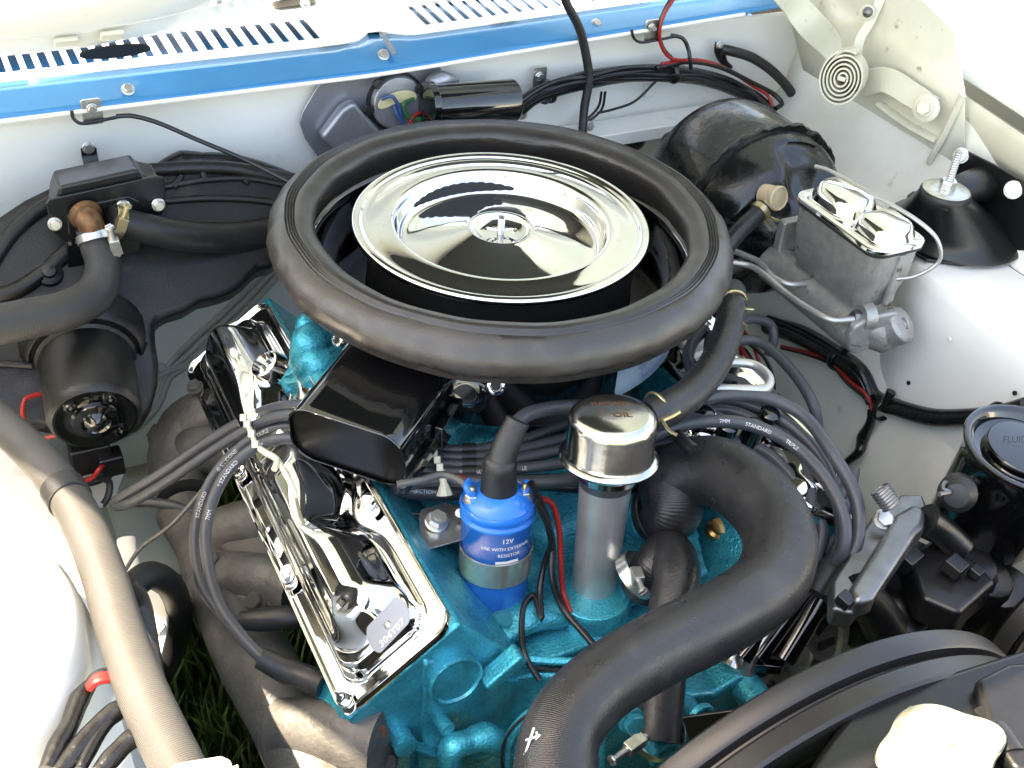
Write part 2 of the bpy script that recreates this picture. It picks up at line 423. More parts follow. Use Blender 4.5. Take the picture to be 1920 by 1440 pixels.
tag(mk('washer_tube', g, 'wire'), 'short black washer tube dropping from the right clip', 'tube')

# ================================================================== hood, standing open over the bay
hd = thing('hood', 'open white hood rising over the bay from the cowl', 'hood', (0, 34, 8))
HL = Z(0, 112, 8.6); HR = Z(620, 0, 8.6); hx = 60
ang = radians(52); up = V((0, -cos(ang), sin(ang)))
def hye(x):
    t = max(0, min(1, (31-abs(x))/28)); return 30.3+8.5*t*t*(3-2*t)
def hp(x, s): return V((x, hye(x)*max(0, 1-s/30)+34*min(1, s/30), 8.4))+up*s
g = G()
HW = 70
prof = [(0, 0), (4.5, .0), (5.5, 1.2), (12, 1.6)]
gr = []
for s, lift in [(0, 0), (3, 0), (4, .9), (8, 1.4), (10, .9), (12, .0), (58, -.6), (102, -.6), (109, 0)]:
    gr.append([hp(-HW+HW*2*i/24, s)+V((0, sin(ang), cos(ang)))*(-lift if 1 else 0) for i in range(25)])
g.sheet(gr); mk('inner_panel', g, 'white', hd, solid=.3, bevel=.1)
gr = [[hp(-HW-1+(2*HW+2)*i/12, s)+V((0, sin(ang), cos(ang)))*3.0 for i in range(13)] for s in (-1.5, 110)]
g = G().sheet(gr); mk('outer_skin', g, 'white', hd, solid=.3)
for xx in (-46, 46):
    g = G().box(hp(xx, 58)-V((0, sin(ang), cos(ang)))*1.6, (4.5, 84, 2.2), y=up, x=(1, 0, 0)); mk('brace', g, 'white', hd, bevel=.6)
pn_ = V((0, sin(ang), cos(ang)))
for xx in (-1,):
    g = G().box(hp(xx, 54)-pn_*.9, (50.0, 74, .8), y=up, x=(1, 0, 0)); mk('reflection_pad', g, 'dark', hd, bevel=.3)  # unseen dark pad, added so the chrome lid and filler cap reflect black
pc = PL(210, 75, tuple(hp(-26, 1.5)-V((0, sin(ang), cos(ang)))*.3), (0, sin(ang), cos(ang)))
g = G().prism([(3.3*cos(a)*1.0, 1.0*sin(a)) for a in [2*pi*k/28 for k in range(28)]], pc-V((0, sin(ang), cos(ang)))*1.1, (1, 0, 0), up, V((0, -sin(ang), -cos(ang)))*.25)
mk('drain_hole', g, 'dark', hd)
for (x, y) in ((124, 78), (210, 66)):
    pb = PL(x, y, tuple(hp(-28, 5)-V((0, sin(ang), cos(ang)))*1.2), (0, sin(ang), cos(ang)))
    g = G().box(pb, (2.2, 1.2, .5), y=up); mk('caulk', g, 'cream', hd, bevel=.2)
# black hinge foot at the hood's right corner
t = thing('hood_bumper', 'dark blue rubber bumper with a bolt at the top of the cowl', 'bumper', Z(560, 0, GZ+1))
p = Z(556, 2, GZ+1.2)
g = G().prism(rr(5.4, 2.2, 1.0), p+V((0, 1.0, -.6)), (1, .1, 0), (0, 1, 0), (0, 0, 1.0)); mk('pad', g, 'wire', t, bevel=.2); bolt(t, Z(572, 7, GZ+1.9), (0, -.6, 1), .55)

# ================================================================== right side: apron, tower, rail
ra = thing('inner_fender', 'white inner fender on the right behind the brake booster and shock tower', 'fender', (55, 0, -40))
g = G()
ys = [-70+i*4 for i in range(26)]
def sec(y):
    # floor edge, apron, knuckle, upper wall, rail
    return [(37, -46), (40.5, -34), (42.5, -22), (45.5, -17), (49.5, -12.5), (55.5, -6), (57.5, 1.0), (58.5, 2.6)]
g.sheet([[V((x, y, z)) for x, z in sec(y)] for y in ys]); mk('apron', g, 'dirty', ra, solid=.2, angle=30)
g = G()
pts = [Z(1640, 62, 3), Z(1722, 118, 3), Z(1810, 172, 3), Z(1920, 245, 3), Z(2100, 370, 3)]
P = crom(pts, 6); q = P[0]-P[1]; P = [P[0]+q*3]+P
g.sheet([[p+V((0, 0, 1.2)), p+V((.6, 0, 1.9)), p+V((16, 0, 3.2)), p+V((26, 0, 1.5)), p+V((31, 0, -6)), p+V((31, 0, -52))] for p in P]); mk('fender_top', g, 'white', ra, solid=.2)
g = G().sheet([[p+V((0, 0, -.2)), p+V((-1.2, 0, .2)), p+V((-1.6, 0, -.4)), p+V((-1.2, 0, -6))] for p in P]); mk('rail', g, 'cream', ra, solid=.2)
g = G().box((78, -30, -20), (.4, 160, 50)); mk('outer_side', g, 'white', ra)
# upper wall where the hinge sits
g = G().sheet([[X(x, y, 56.5) for x, y in r] for r in (((1478, -30), (1560, -30), (1700, -30), (1790, 60)), ((1490, 60), (1560, 80), (1680, 110), (1810, 170)), ((1510, 140), (1580, 200), (1680, 235), (1810, 300)), ((1540, 240), (1600, 285), (1668, 322), (1742, 308)))])
mk('hinge_wall', g, 'cream', ra, solid=.2)
g = G().tube([X(1806, 178, 55.6), X(1788, 215, 55.6), X(1765, 262, 55.6), X(1748, 292, 55.6), X(1742, 305, 55.8)], .38, 8); mk('folded_edge', g, 'cream', ra)
g = G().tube([X(1650, 195, 56), X(1700, 232, 56), X(1760, 265, 56)], .8, 10, flat=.5); mk('pressing', g, 'cream', ra)
TC = V((53.0, -13.0, -8)); CCN = V((51.8, -5.9, -7.4))
tw = thing('shock_tower', 'tall white rounded shock tower on the right carrying a black cone', 'tower', (TC.x, TC.y, -46))
g = G(); pr = [(0.1, -8), (8.6, -8), (9.4, -8.4), (9.9, -9.5), (10.2, -13), (10.9, -30), (12.0, -46)]
ysf = (-70, -60, -50, -42, -34, -27, -21, -17)
g.sheet([[V((TC.x-r, y, z)) for y in ysf]+[V((TC.x+r*cos(a), TC.y+r*sin(a), z)) for a in [pi-pi*k/48 for k in range(49)]]+[V((TC.x+r, y, z)) for y in ysf[::-1]] for r, z in pr])
mk('shell', g, 'white', tw, angle=60)
g = G().sheet([[V((TC.x+x, y, z)) for y in (TC.y+6, -30, -70)] for x, z in ((9.8, -9.2), (13, -8.6), (20, -6))]); mk('shelf', g, 'white', tw, solid=.15)

def ontower(x, y):
    q = X(x, y, TC.x-10.5)
    if q.y < TC.y: return q
    d = ray(x, y); o = CP-V((TC.x, TC.y, CP.z)); o = V((CP.x-TC.x, CP.y-TC.y)); dd = V((d.x, d.y)); R = 10.45
    A = dd.dot(dd); B = 2*o.dot(dd); Cc = o.dot(o)-R*R; D = B*B-4*A*Cc
    if D < 0: return None
    return CP+d*((-B-sqrt(D))/(2*A))
for (x, y) in ((1637, 666), (1704, 718), (1903, 737)):
    p = ontower(x, y)
    if p: n = V((-1, 0, .1)) if p.y < TC.y else (p-V((TC.x, TC.y, p.z))).normalized(); g = G().lathe([(.24, 0), (.24, .12)], p-n*.02, n, 12); mk('hole', g, 'dark', tw)
for (x, y) in ((1780, 636), (1638, 890)):
    p = ontower(x, y)
    if p: n = V((-1, 0, .1)) if p.y < TC.y else (p-V((TC.x, TC.y, p.z))).normalized(); g = G().lathe([(.3, 0), (.25, .15), (.05, .2)], p-n*.02, n, 12); mk('rivet', g, 'dirty', tw)
# black cone
ct = thing('strut_cap', 'satin black cone with a threaded stud and silver nut on top of the right tower', 'strut mount', CCN)
W0 = Z(1776, 352, -.6)
g = G(); rings = []
for t, R in ((0, 7.4), (.04, 7.2), (.12, 6.4), (.4, 5.0), (.75, 3.6), (.93, 2.9), (1, 2.6)):
    c = CCN.lerp(V((W0.x, W0.y, W0.z-.9)), t); ring = []
    for k in range(64):
        a = 2*pi*k/64; q = R*(1+.10*max(0, cos(a-.9))**8*(1-t)); ring.append(c+V((cos(a), sin(a), 0))*q)
    rings.append(ring)
g.rings(rings); mk('cone', g, 'satin', ct, angle=50)
g = G().tube([W0+V((1.5, 1.0, -2.2)), X(1815, 352, 51.5), X(1845, 345, 55.2)], [1.5, 1.9, 2.3], 24, 6, flat=.8); mk('web', g, 'satin', ct)
out2 = [Z(x, y, -7.9) for x, y in ((1700, 470), (1735, 492), (1800, 500), (1870, 496), (1925, 478), (1960, 430), (1935, 380), (1840, 320), (1760, 330), (1700, 370), (1680, 420))]
g = G().poly(out2, (0, 0, .4)); mk('base_plate', g, 'satin', ct, bevel=.15)
bp_ = [X(x, y, 54.6) for x, y in ((1788, 290), (1800, 277), (1862, 308), (1925, 345), (1990, 400), (1990, 470), (1860, 470), (1790, 400))]
g = G().poly(bp_, (.3, 0, 0)); mk('back_plate', g, 'satin', ct, bevel=.1)
g = G().lathe([(2.45, -1.5), (2.6, -1.3), (2.6, -.5), (2.45, -.3)], W0, seg=40); mk('rubber_ring', g, 'rubber', ct)
g = G().lathe([(2.35, -.35), (2.4, -.2), (2.2, -.08), (1.2, -.15), (.6, 0)], W0, seg=40); mk('washer', g, 'zinc', ct)
g = G().hexp(W0+V((0, 0, -.1)), (0, 0, 1), .85, 1.0); mk('nut', g, 'zinc', ct)
pr = []
for k in range(26): pr.append((.42 if k % 2 else .36, .8+k*.13))
pr.append((.05, 4.3)); g = G().lathe(pr, W0, seg=16); mk('stud', g, 'tube', ct)
bolt(ct, Z(1864, 478, -7.5), (0, 0, 1), .95, 'white', label='white painted bolt'); bolt(ct, X(1900, 356, 54.3), (-1, -.5, .4), .95, 'white'); bolt(ct, X(1802, 292, 54.3), (-1, -.5, .4), .85, 'white'); bolt(ct, Z(1698, 398, -7.5), (0, 0, 1), .7, 'white')

# hinge: spiral spring, arms
hg = thing('hinge_mechanism', 'cream hood hinge with a rust-edged spiral spring in the upper right corner', 'hinge', X(1585, 200, 50))
sc_ = X(1578, 148, 49.5); g = G(); N = 200; a3 = []; 
ex_ = V((.25, .9, -.1)).normalized(); ez_ = V((0, 0, 1)); ax_ = ex_.cross(ez_).normalized()
if ax_.y > 0: ax_ = -ax_
nrm = V((-.78, -.55, .15)).normalized(); ex_ = nrm.cross(V((0, 0, 1))).normalized(); ez_ = ex_.cross(nrm).normalized()
if ez_.z < 0: ez_ = -ez_
wv = -nrm*3.0
ri = []
turns = 5.3
for i in range(N+1):
    t = i/N; a = 2*pi*turns*t; r = .35+2.15*t; th = .19
    p = sc_+(ex_*cos(a)+ez_*sin(a)*1.22)*r; q = sc_+(ex_*cos(a)+ez_*sin(a)*1.22)*(r+th)
    ri.append([p, q, q+wv, p+wv])
g.rings(ri); mk('spiral_spring', g, 'cream', hg, bevel=.03)
g = G().lathe([(2.2, 0), (2.2, .1)], sc_-nrm*1.7, nrm, 40); mk('back_disc', g, 'rust', hg)
g = G().box(sc_-nrm*.8, (.9, .5, 1.9), x=ex_, y=ez_); mk('anchor', g, 'cream', hg, bevel=.1)
P3 = [Y(1562, 112, 22), Y(1580, 95, 22), Y(1600, 84, 22), Y(1612, 68, 22), Y(1604, 55, 22), Y(1596, 62, 22)]
g = G()
for i in range(1): 
    pp = crom(P3, 5); g.rings([[p, p+V((0, 0, .3)), p+V((0, 0, .3))-nrm*1.2, p-nrm*1.2] for p in pp])
mk('spring_tail', g, 'cream', hg)
def strap(parent, pts, wd, th, m, name='arm', res=5):
    P = crom([p for p in pts], res); g = G(); ri = []
    for i, p in enumerate(P):
        T = (P[min(i+1, len(P)-1)]-P[max(i-1, 0)]).normalized(); v = (CP-p).normalized(); s_ = T.cross(v).normalized(); ww = wd(i/(len(P)-1)) if callable(wd) else wd
        n_ = s_.cross(T)
        ri.append([p-s_*ww, p+s_*ww, p+s_*ww-n_*th, p-s_*ww-n_*th])
    g.rings(ri); return mk(name, g, m, parent, bevel=.12)
strap(hg, [Y(1462, -10, 26), Y(1490, 10, 26), Y(1520, 45, 24.5), Y(1555, 82, 23), Y(1580, 120, 21)], lambda t: .9+1.4*sin(t*3)*.6, .35, 'cream')
strap(hg, [X(1610, 160, 54.5), X(1660, 150, 54.5), X(1710, 178, 54.5), X(1745, 200, 54.5)], lambda t: 1.5-.25*t, .5, 'cream')
strap(hg, [X(1655, -10, 56), X(1632, 40, 55), X(1612, 75, 54), X(1606, 110, 53)], .55, .5, 'cream')
strap(hg, [Y(1500, -20, 29), Y(1540, 30, 27), Y(1560, 70, 25)], 1.1, .35, 'cream')
g = G().lathe([(.9, 0), (.9, .3), (.75, .4)], X(1627, 23, 54.6), (-1, -.5, .2), 24); mk('pivot_boss', g, 'cream', hg)
bolt(hg, X(1627, 23, 54.2), (-1, -.5, .2), .6, 'steel', 'dome', 'pivot_pin')
g = G().lathe([(1.5, 0), (1.5, .15), (1.2, .3)], X(1737, 203, 54), (-1, -.4, .3), 28); mk('bolt_washer', g, 'cream', hg)
bolt(hg, X(1734, 203, 53.6), (-1, -.4, .3), .95, 'cream')

# ================================================================== left side
la = thing('inner_fender', 'white inner fender on the left with a rounded tower beside the fat hose', 'fender', (-52, -20, -40))
g = G(); pr = [(.1, -1.0), (9, -1.2), (11.2, -2.2), (12.4, -4.5), (13.2, -9), (14.8, -22), (17.5, -40)]
g.lathe(pr, (-54.5, -27, 0), seg=80, cap0=False, cap1=False); mk('shell', g, 'white', la, angle=60)
g = G(); g.sheet([[V((-60, y, 2)), V((-58, y, 1)), V((-46, y, -7)), V((-41.5, y, -10)), V((-38.5, y, -22)), V((-36.5, y, -33))] for y in range(-72, -12, 4)]+[[V((-60, y, -16)), V((-58, y, -17)), V((-46, y, -18)), V((-41.5, y, -20)), V((-39.5, y, -26)), V((-36.5, y, -33))] for y in range(-10, 32, 4)]); mk('apron', g, 'white', la, solid=.2)
g = G(); g.sheet([[V((-60, y, 2)), V((-61, y, 3)), V((-76, y, 5)), V((-88, y, 2)), V((-92, y, -8)), V((-92, y, -52))] for y in range(-90, 60, 6)]); mk('fender_top', g, 'white', la, solid=.2)
g = G(); g.sheet([[V((x, y, z)) for x in (-42, -36, -31)] for y, z in ((24, -36), (18, -35), (10, -35), (4, -36))]); mk('frame_ledge', g, 'dirty', la, solid=.4)
for (px, py) in ((290, 1180),):
    g = G().poly([Z(x, y, -24) for x, y in ((256, 1096), (282, 1092), (304, 1108), (316, 1140), (312, 1185), (300, 1238), (288, 1222), (282, 1180), (262, 1130))], (.1, .1, -.5)); mk('bracket', g, 'dirty', la, bevel=.15)
    bolt(la, Z(292, 1178, -23.8), (.2, -.4, .8), .8, 'dirty'); g = G().tube([Z(236, 1010, -24), Z(240, 1045, -24), Z(250, 1085, -24)], .8, 10, 3, flat=.4); mk('frame_tab', g, 'dirty', la)
g = G().box((0, -60, -34), (120, 3, 44)); ob = mk('radiator_support', g, 'satin'); tag(ob, 'black panel across the front of the bay below the radiator', 'panel')
# body behind: closes the passenger side off
g = G().box((0, 75, -22), (150, 50, 52)); tag(mk('cabin_floor', g, 'dark'), 'dark body of the car behind the firewall', 'car body')
# ================================================================== air cleaner
ac = thing('air_cleaner', 'round black air cleaner with a chrome lid and a front snorkel', 'air cleaner', (0, 0, -10.5))
g = G(); g.lathe([(5, -13.4), (12, -13), (14.6, -12.2), (15.9, -10.6), (16.7, -9.8), (16.7, -3.2), (17.2, -2.6), (17.2, -2.0), (16.9, -2.2), (16.6, -3), (16.3, -8.2), (12.6, -9.5), (12.3, -6)], (0, 0, 0), seg=128, cap0=False, cap1=False)
mk('base_pan', g, 'gloss', ac, angle=50)
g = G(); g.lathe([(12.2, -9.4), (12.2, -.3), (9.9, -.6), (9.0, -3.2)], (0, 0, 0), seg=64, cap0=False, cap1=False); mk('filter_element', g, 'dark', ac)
# chrome lid
lp = [(0.01, -1.75), (.5, -1.75), (1.9, -1.7), (2.5, -1.35), (2.75, -.95), (2.95, -.9), (3.25, -1.05), (4.5, -1.55), (6.5, -2.15), (8.3, -2.45), (8.9, -2.4), (9.25, -2.0), (9.45, -1.3), (9.6, -.55), (9.8, -.25), (10.1, -.15), (11.2, -.22), (12.2, -.38), (12.45, -.32), (12.65, -.1), (13.0, .02), (13.3, -.05), (13.45, -.3), (13.4, -.6), (13.1, -.7), (12.8, -.6)]
lp2 = crom([V((r, h, 0)) for r, h in lp], 4)
g = G(); g.lathe([(max(.01, p.x), p.y) for p in lp2], (0, .35, .4), seg=160, cap0=False, cap1=False); lid = mk('lid', g, 'chrome', ac, angle=75)
pr = []
for k in range(22): pr.append((.33 if k % 2 else .27, -1.7+k*.085))
pr.append((.03, .2)); g = G().lathe(pr, (.1, .5, .35), seg=14); mk('stud', g, 'zinc', lid)
g = G().tube([(-1.3, .8, -.7), (-.9, 1.0, -.75), (-.2, .6, -.85), (.1, .5, -.9), (.9, .4, -.85), (1.3, -.1, -.75), (.9, -.4, -.8)], .12, 8); mk('wing_clip', g, 'chrome', lid)
# rubber hood seal: one moulded ring
prof = [(-1.1, -4.0), (-.95, -2.6), (-1.25, -1.0), (-1.62, -.1), (-1.6, .35), (-1.2, .8), (-.6, 1.0), (.05, 1.15), (.18, .98), (.3, 1.18), (.42, 1.0), (.54, 1.18), (.66, 1.0), (.78, 1.16), (.92, .98), (1.04, 1.12), (1.4, .95), (2.0, .45), (2.5, -.4), (2.65, -1.2), (2.35, -2.0), (2.05, -2.3), (1.9, -2.8), (1.6, -3.1), (.9, -3.4), (-.4, -3.7), (-1.2, -3.9)]
def jit(a, i):
    q = .05*sin(7*a+i*.15)+.04*sin(17*a+1)+.06*sin(3*a+2)
    if i < 4: q += .13*sin(11*a+.4)*(.6+.4*sin(3*a))+.1*sin(5*a)
    if 17 <= i <= 21: q += .05*sin(31*a)+.04*sin(53*a)
    return (q, .05*sin(2*a+.6)+.04*sin(9*a)*(i > 15))
g = G().torus(18.3, prof, (0, .1, 0.1), seg=220, jit=jit); ring = mk('hood_seal', g, 'foam', ac, angle=70)
# cracks in the rubber, ragged grooves run round the front of the ring and the back of its inner lip
def crack(a0, a1, r, h, amp, wd, seed):
    rnd = random.Random(seed); g = G(); n = int(abs(a1-a0)*95); P = []
    y = 0
    for i in range(n+1):
        a = a0+(a1-a0)*i/n; y = y*.75+rnd.uniform(-amp, amp); k = wd*(.35+rnd.random()*.9)*(0.02 if rnd.random() < .12 else 1)
        jr, jh = jit(a, 18); P.append((a, y, k, jr))
    vs = []; 
    for a, y, k, jr in P:
        for s_ in (-1, 1):
            hh = h+y+s_*k
            rr_ = (r+jr) + (.0 if s_ < 0 else .0); sl = slope
            vs.append(V((cos(a)*(rr_+sl*(hh-h)), sin(a)*(rr_+sl*(hh-h)), hh)))
    g.add(vs, [(2*i, 2*i+1, 2*i+3, 2*i+2) for i in range(n)]); return g
slope = .42
g = crack(radians(-172), radians(-8), 20.84, -1.72, .15, .105, 3); slope = .42
mk('crack', g, 'crack', ring, solid=0)
slope = -1.2
g = crack(radians(20), radians(75), 16.75, .33, .10, .06, 5); mk('crack', g, 'rust', ring)
g = crack(radians(80), radians(150), 16.75, .33, .10, .06, 6); mk('crack', g, 'rust', ring)
# snorkel
o = Z(645, 650, -5.0); a_ = Z(545, 757, -5.0)-o; wv_ = Z(752, 822, -5.0)-Z(545, 757, -5.0)
ax = a_.normalized(); wx = (wv_-ax*wv_.dot(ax)).normalized(); L = a_.length; Wd = wv_.length*1.02
ctr = Z(545, 757, -5.0)+wx*(Wd/2)+V((0, 0, -2.6))
tilt = V((ax.x, ax.y, -.10)).normalized(); upn = wx.cross(tilt); upn = upn if upn.z > 0 else -upn
g = G(); o2 = rr(Wd+.4, 5.4, 1.9, 8)
ringsn = []
for s_, k in ((-13.5, 1.0), (-3, 1.0), (-.8, 1.0), (0, 1.0), (.05, .985)):
    ringsn.append([ctr+tilt*s_+wx*(p[0]*k)+upn*(p[1]*k*(1 if s_ > -10 else .92)) for p in o2])
g.rings(ringsn, cap0=False, cap1=False); mk('snorkel', g, 'gloss', ac, angle=50)
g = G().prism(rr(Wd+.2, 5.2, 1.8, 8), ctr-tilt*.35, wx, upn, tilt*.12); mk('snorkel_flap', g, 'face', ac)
g = G().tube([ctr+tilt*.0+wx*p[0]+upn*p[1] for p in o2+[o2[0]]], .07, 6, 1); mk('snorkel_rim', g, 'gloss', ac)
g = G().box(ctr-tilt*5+wx*(Wd/2+.25)-upn*1.9, (11, .7, 1.6), x=tilt, y=wx); g.box(ctr-tilt*8+wx*(Wd/2+.7)-upn*1.4, (6, .8, 2.4), x=tilt, y=wx); mk('snorkel_seam', g, 'gloss', ac, bevel=.15)
for (x, y, s_) in ((930, 724, .72), (636, 634, .72)):
    d = ray(x, y); R = 17.0; A = d.x**2+d.y**2; B = 2*(CP.x*d.x+CP.y*d.y); Cc = CP.x**2+CP.y**2-R*R
    p = CP+d*((-B-sqrt(max(0, B*B-4*A*Cc)))/(2*A)); n = V((p.x, p.y, 0)).normalized()
    g = G().lathe([(.78, -.3), (.8, .1), (.68, .28), (.5, .3), (.42, .05), (.01, .0)], p, n+V((0, 0, .5)), 28); e = mk('eyelet', g, 'chrome', ac, angle=60)
    g = G().lathe([(.42, 0), (.4, .1), (.1, .12)], p, n+V((0, 0, .5)), 16); mk('eyelet_core', g, 'dark', e)
# swelling of the pan around the front eyelet
g = G().lathe([(2.2, -.4), (1.9, .2), (1.2, .5), (.8, .5)], V((-9.5, -13.6, -6.6)), (-.57, -.82, .25), 32); mk('pan_boss', g, 'gloss', ac, angle=60)
# sticker: curved paper on the pan side with its print
RS = 16.85
def oncyl(px, py, R=RS):
    d = ray(px, py); A = d.x**2+d.y**2; B = 2*(CP.x*d.x+CP.y*d.y); Cc = CP.x**2+CP.y**2-R*R
    return CP+d*((-B-sqrt(max(0, B*B-4*A*Cc)))/(2*A))
pa = oncyl(1158, 700); pb = oncyl(1276, 640); aa = atan2(pa.y, pa.x); ab = atan2(pb.y, pb.x)
za = -2.9; zb = -8.7
print('sticker', pa, pb, aa, ab)
da = ab-aa
grd = [[V((RS*cos(aa+da*i/24), RS*sin(aa+da*i/24), z)) for i in range(25)] for z in (za, (za+zb)/2, zb)]
g = G().sheet(grd); st = mk('sticker', g, 'paper', ac, solid=0, label='light blue paper sticker with blue instructions')
arc = abs(da)*RS
def stmap(cx, cy):
    def fn(x, y):
        a = aa+(cx+x)/RS; q = RS+.03; return V((q*cos(a), q*sin(a), cy+y))
    return fn
g = G()
text_map(g, 'DRY TYPE AIR', .6, stmap(4.3, -5.35), .02)
text_map(g, 'CARTRIDGE CLEANING INSTRUCTIONS', .46, stmap(5.3, -5.95), .02)
lines = ['Every 4,000 Miles Remove Cartridge from', 'air cleaner and shake dirt loose. DO NOT', 'WASH. Replace after 24,000 Miles or', 'more often in dusty conditions. CLEAN', 'with air hose, from inside outward.', 'REPLACEMENT CARTRIDGE']
for i, l in enumerate(lines): text_map(g, l, .34, stmap(5.6, -6.45-i*.36), .01)
# eagle-like emblem strokes
fm = stmap(1.1, -5.15)
for k, (x0, y0, x1, y1) in enumerate(((-.55, .0, .25, .1), (-.3, .28, .35, .12), (-.1, .5, .45, .14), (.1, -.2, .5, .1), (-.35, -.3, .3, -.05))):
    g.add([fm(x0, y0), fm(x1, y1), fm(x1-.05, y1-.14), fm(x0+.1, y0-.06)], [(0, 1, 2, 3)])
mk('print', g, 'ink', st)

# ================================================================== engine
en = thing('engine_block', 'teal painted V8 engine block, heads and front casting', 'engine', (0, -10, -48))
g = G()
# left bank frame: cover plane
A0 = V((-18.4, -31.6, -11.5)); A1 = V((-26.6, -31.6, -17.6)); B0 = V((-19.6, 9.5, -12.2)); B1 = V((-26.6, 12.0, -17.6))
def bankframe(sx):
    o = V((-3+sx*15.6, -32.0, -11.6)); u = V((0, 1, 0)); v = V((sx*-1, 0, 0)); v = V((sx*8.2, 0, -6.1)).normalized(); n = V((sx*6.1, 0, 8.2)).normalized()
    return o, u, v, n          # u towards the firewall, v outwards and down, n out of the cover
for sx in (-1, 1):
    o, u, v, n = bankframe(sx)
    W = 10.4; Lc = 45.5
    q = [o-v*.2-n*.3, o+v*(W+.2)-n*.3, o+v*(W+.6)-n*5.5, o+v*(W-1)-n*14, o-v*.6-n*14, o-v*.6-n*5]
    g.poly(q, u*Lc)
mk('cylinder_head', g, 'teal', en, bevel=.35)
# front plane of block
g = G(); q = [(-18.5, -12.2), (-26.5, -18.2), (-30.5, -25), (-23, -36), (-16, -50), (10, -50), (17, -36), (24.5, -25), (20.5, -18.2), (12.5, -12.2), (8.5, -20.4), (-14, -20.4)]
g.poly([V((x, -31.3, z)) for x, z in q], (0, 4, 0)); mk('front_face', g, 'teal', en, bevel=.4)
g = G(); q = [(-14, -20), (-14, -50), (14, -50), (14, -20)]; g.poly([V((x, -27, z)) for x, z in q], (0, 38, 0)); mk('crankcase', g, 'teal', en)
# intake manifold: height field with runners
def mf(x, y):
    z = -19.2+.3*sin(x*.9+y*.4)*.5
    z += 4.2*max(0, min(1, (-x-13.2)/3.5))+4.2*max(0, min(1, (x-8.2)/3.5))                     # rise to the heads
    z += 6.5*exp(-((x+2)/6)**4)*(1/(1+exp((-19-y)*1.6)))            # plenum
    for k, yy_ in enumerate((-21, -12, -4, 5)):
        z += 2.6*exp(-((y-yy_)/2.1)**2)*exp(-((abs(x+3)-8)/5)**4)
    z += 1.6*exp(-((x-5)/3.6)**2-((y+25)/2.8)**2)
    z += 1.3*exp(-((x+10)/2.4)**2-((y+27.5)/2)**2)
    return z
g = G().sheet([[V((-17.4+29*i/70, -29.4+46*j/70, mf(-17.4+29*i/70, -29.4+46*j/70))) for i in range(71)] for j in range(71)])
im = mk('intake_manifold', g, 'teal', en, solid=1.2, angle=60)
g = G(); q = [(-13.6, -17.0), (-15, -20), (-12.4, -25.6), (-7, -27.5), (-3, -31.5)]
P = [Z(838, 1120, -17.0), Z(860, 1160, -17.6), Z(900, 1195, -18.6), Z(940, 1222, -19.2), Z(985, 1235, -19.4), Z(1050, 1240, -19.6), Z(1120, 1240, -19.6)]
g.tube(P, .34, 8, 4, flat=.8); P2 = [p+V((.4, -.5, -.3)) for p in P]; mk('gasket_lip', g, 'teal', en)
g = G().tube([p+V((.25, -.65, -.45)) for p in P], .16, 8, 4); mk('gasket_gap', g, 'dark', en)
# timing cover and its details
g = G()
g.lathe([(9.2, 0), (9.4, .5), (9.0, 3.6), (8.2, 4.2), (7.0, 4.4)], (1.5, -31, -31), (0, -1, 0), 64)
mk('timing_cover', g, 'teal', en, bevel=.2)
g = G()
def tc_f(x, z):    # front casting as a height field in y
    y = -32.4
    y -= 2.6*exp(-((x-1.5)/9.5)**6-((z+30)/8)**6)
    y -= 1.6*exp(-((x+10.5)/1.8)**2-((z+24)/3.0)**2)
    y -= 1.2*exp(-((x+16)/1.6)**2-((z+26.5)/1.3)**2)
    y -= 1.8*exp(-((x+8)/1.6)**2-((z+21.0)/1.2)**2)
    y -= 1.0*exp(-((x+13)/3.0)**2-((z+29)/1.6)**2)
    y -= .5*exp(-((x+20)/3.0)**2-((z+24)/.8)**2)
    y += .7*exp(-((x+12.5)/1.2)**2-((z+22.5)/3)**2)
    y -= .25*sin(x*1.3)*sin(z*1.1)*.5
    return y
def topz(x): return -20.2 if -13 < x < 9 else (-20.2+(-13-x)*.75 if x < 0 else -20.2+(x-9)*.75)
g.sheet([[V((x, tc_f(x, topz(x)*(1-t)+(-48)*t), topz(x)*(1-t)+(-48)*t)) for x in [-21+35*i/92 for i in range(93)]] for t in [k/60 for k in range(61)]])
mk('front_casting', g, 'teal', en, solid=1.0, angle=60)
g = G().lathe([(3.2, -3), (3.3, 0), (3.1, .5), (2.6, .55), (2.5, .2), (.1, .2)], Z(1110, 1116, -19.0), (0, 0, 1), 40); mk('filler_boss', g, 'teal', en, bevel=.1)
# core plug, rib, hole, bosses on the front of the left head
c = Y(852, 1272, -32.6); g = G().lathe([(2.1, -.6), (2.15, .3), (1.95, .42), (1.85, .2), (.1, .15)], c, (0, -1, 0.12), 40); mk('core_plug', g, 'teal', en)
a = Y(905, 1255, -33); b = Y(960, 1232, -33); g = G().box((Y(942, 1252, -33.0)), (3.6, 1.6, 1.1), x=(Y(972, 1226, -33)-Y(915, 1275, -33))); mk('casting_bar', g, 'teal', en, bevel=.25)
c = Y(698, 1372, -32.2); g = G().lathe([(.95, 0), (.95, .5), (.55, .5), (.5, .1), (.01, .1)], c, (0, -1, 0), 28); e = mk('bolt_hole', g, 'rust', en)
for (x, y, s_, h) in ((834, 1360, .6, .5), (760, 1398, .9, .2), (980, 1425, .9, 1.2)):
    g = G().lathe([(s_, -1.5), (s_, h), (s_*.7, h+.12)], Y(x, y, -33.2), (0, -1, .2), 24); mk('boss', g, 'teal', en)
g = G().tube([Y(762, 1392, -33), Y(790, 1402, -33), Y(815, 1412, -33)], .5, 10, flat=.7); mk('rib', g, 'teal', en)
P = [Y(1045, 1330, -36.5)+V((0, 0, 0)), Y(1000, 1335, -36.5), Y(962, 1372, -36.5), Y(950, 1420, -36.5), Y(960, 1470, -36.5)]
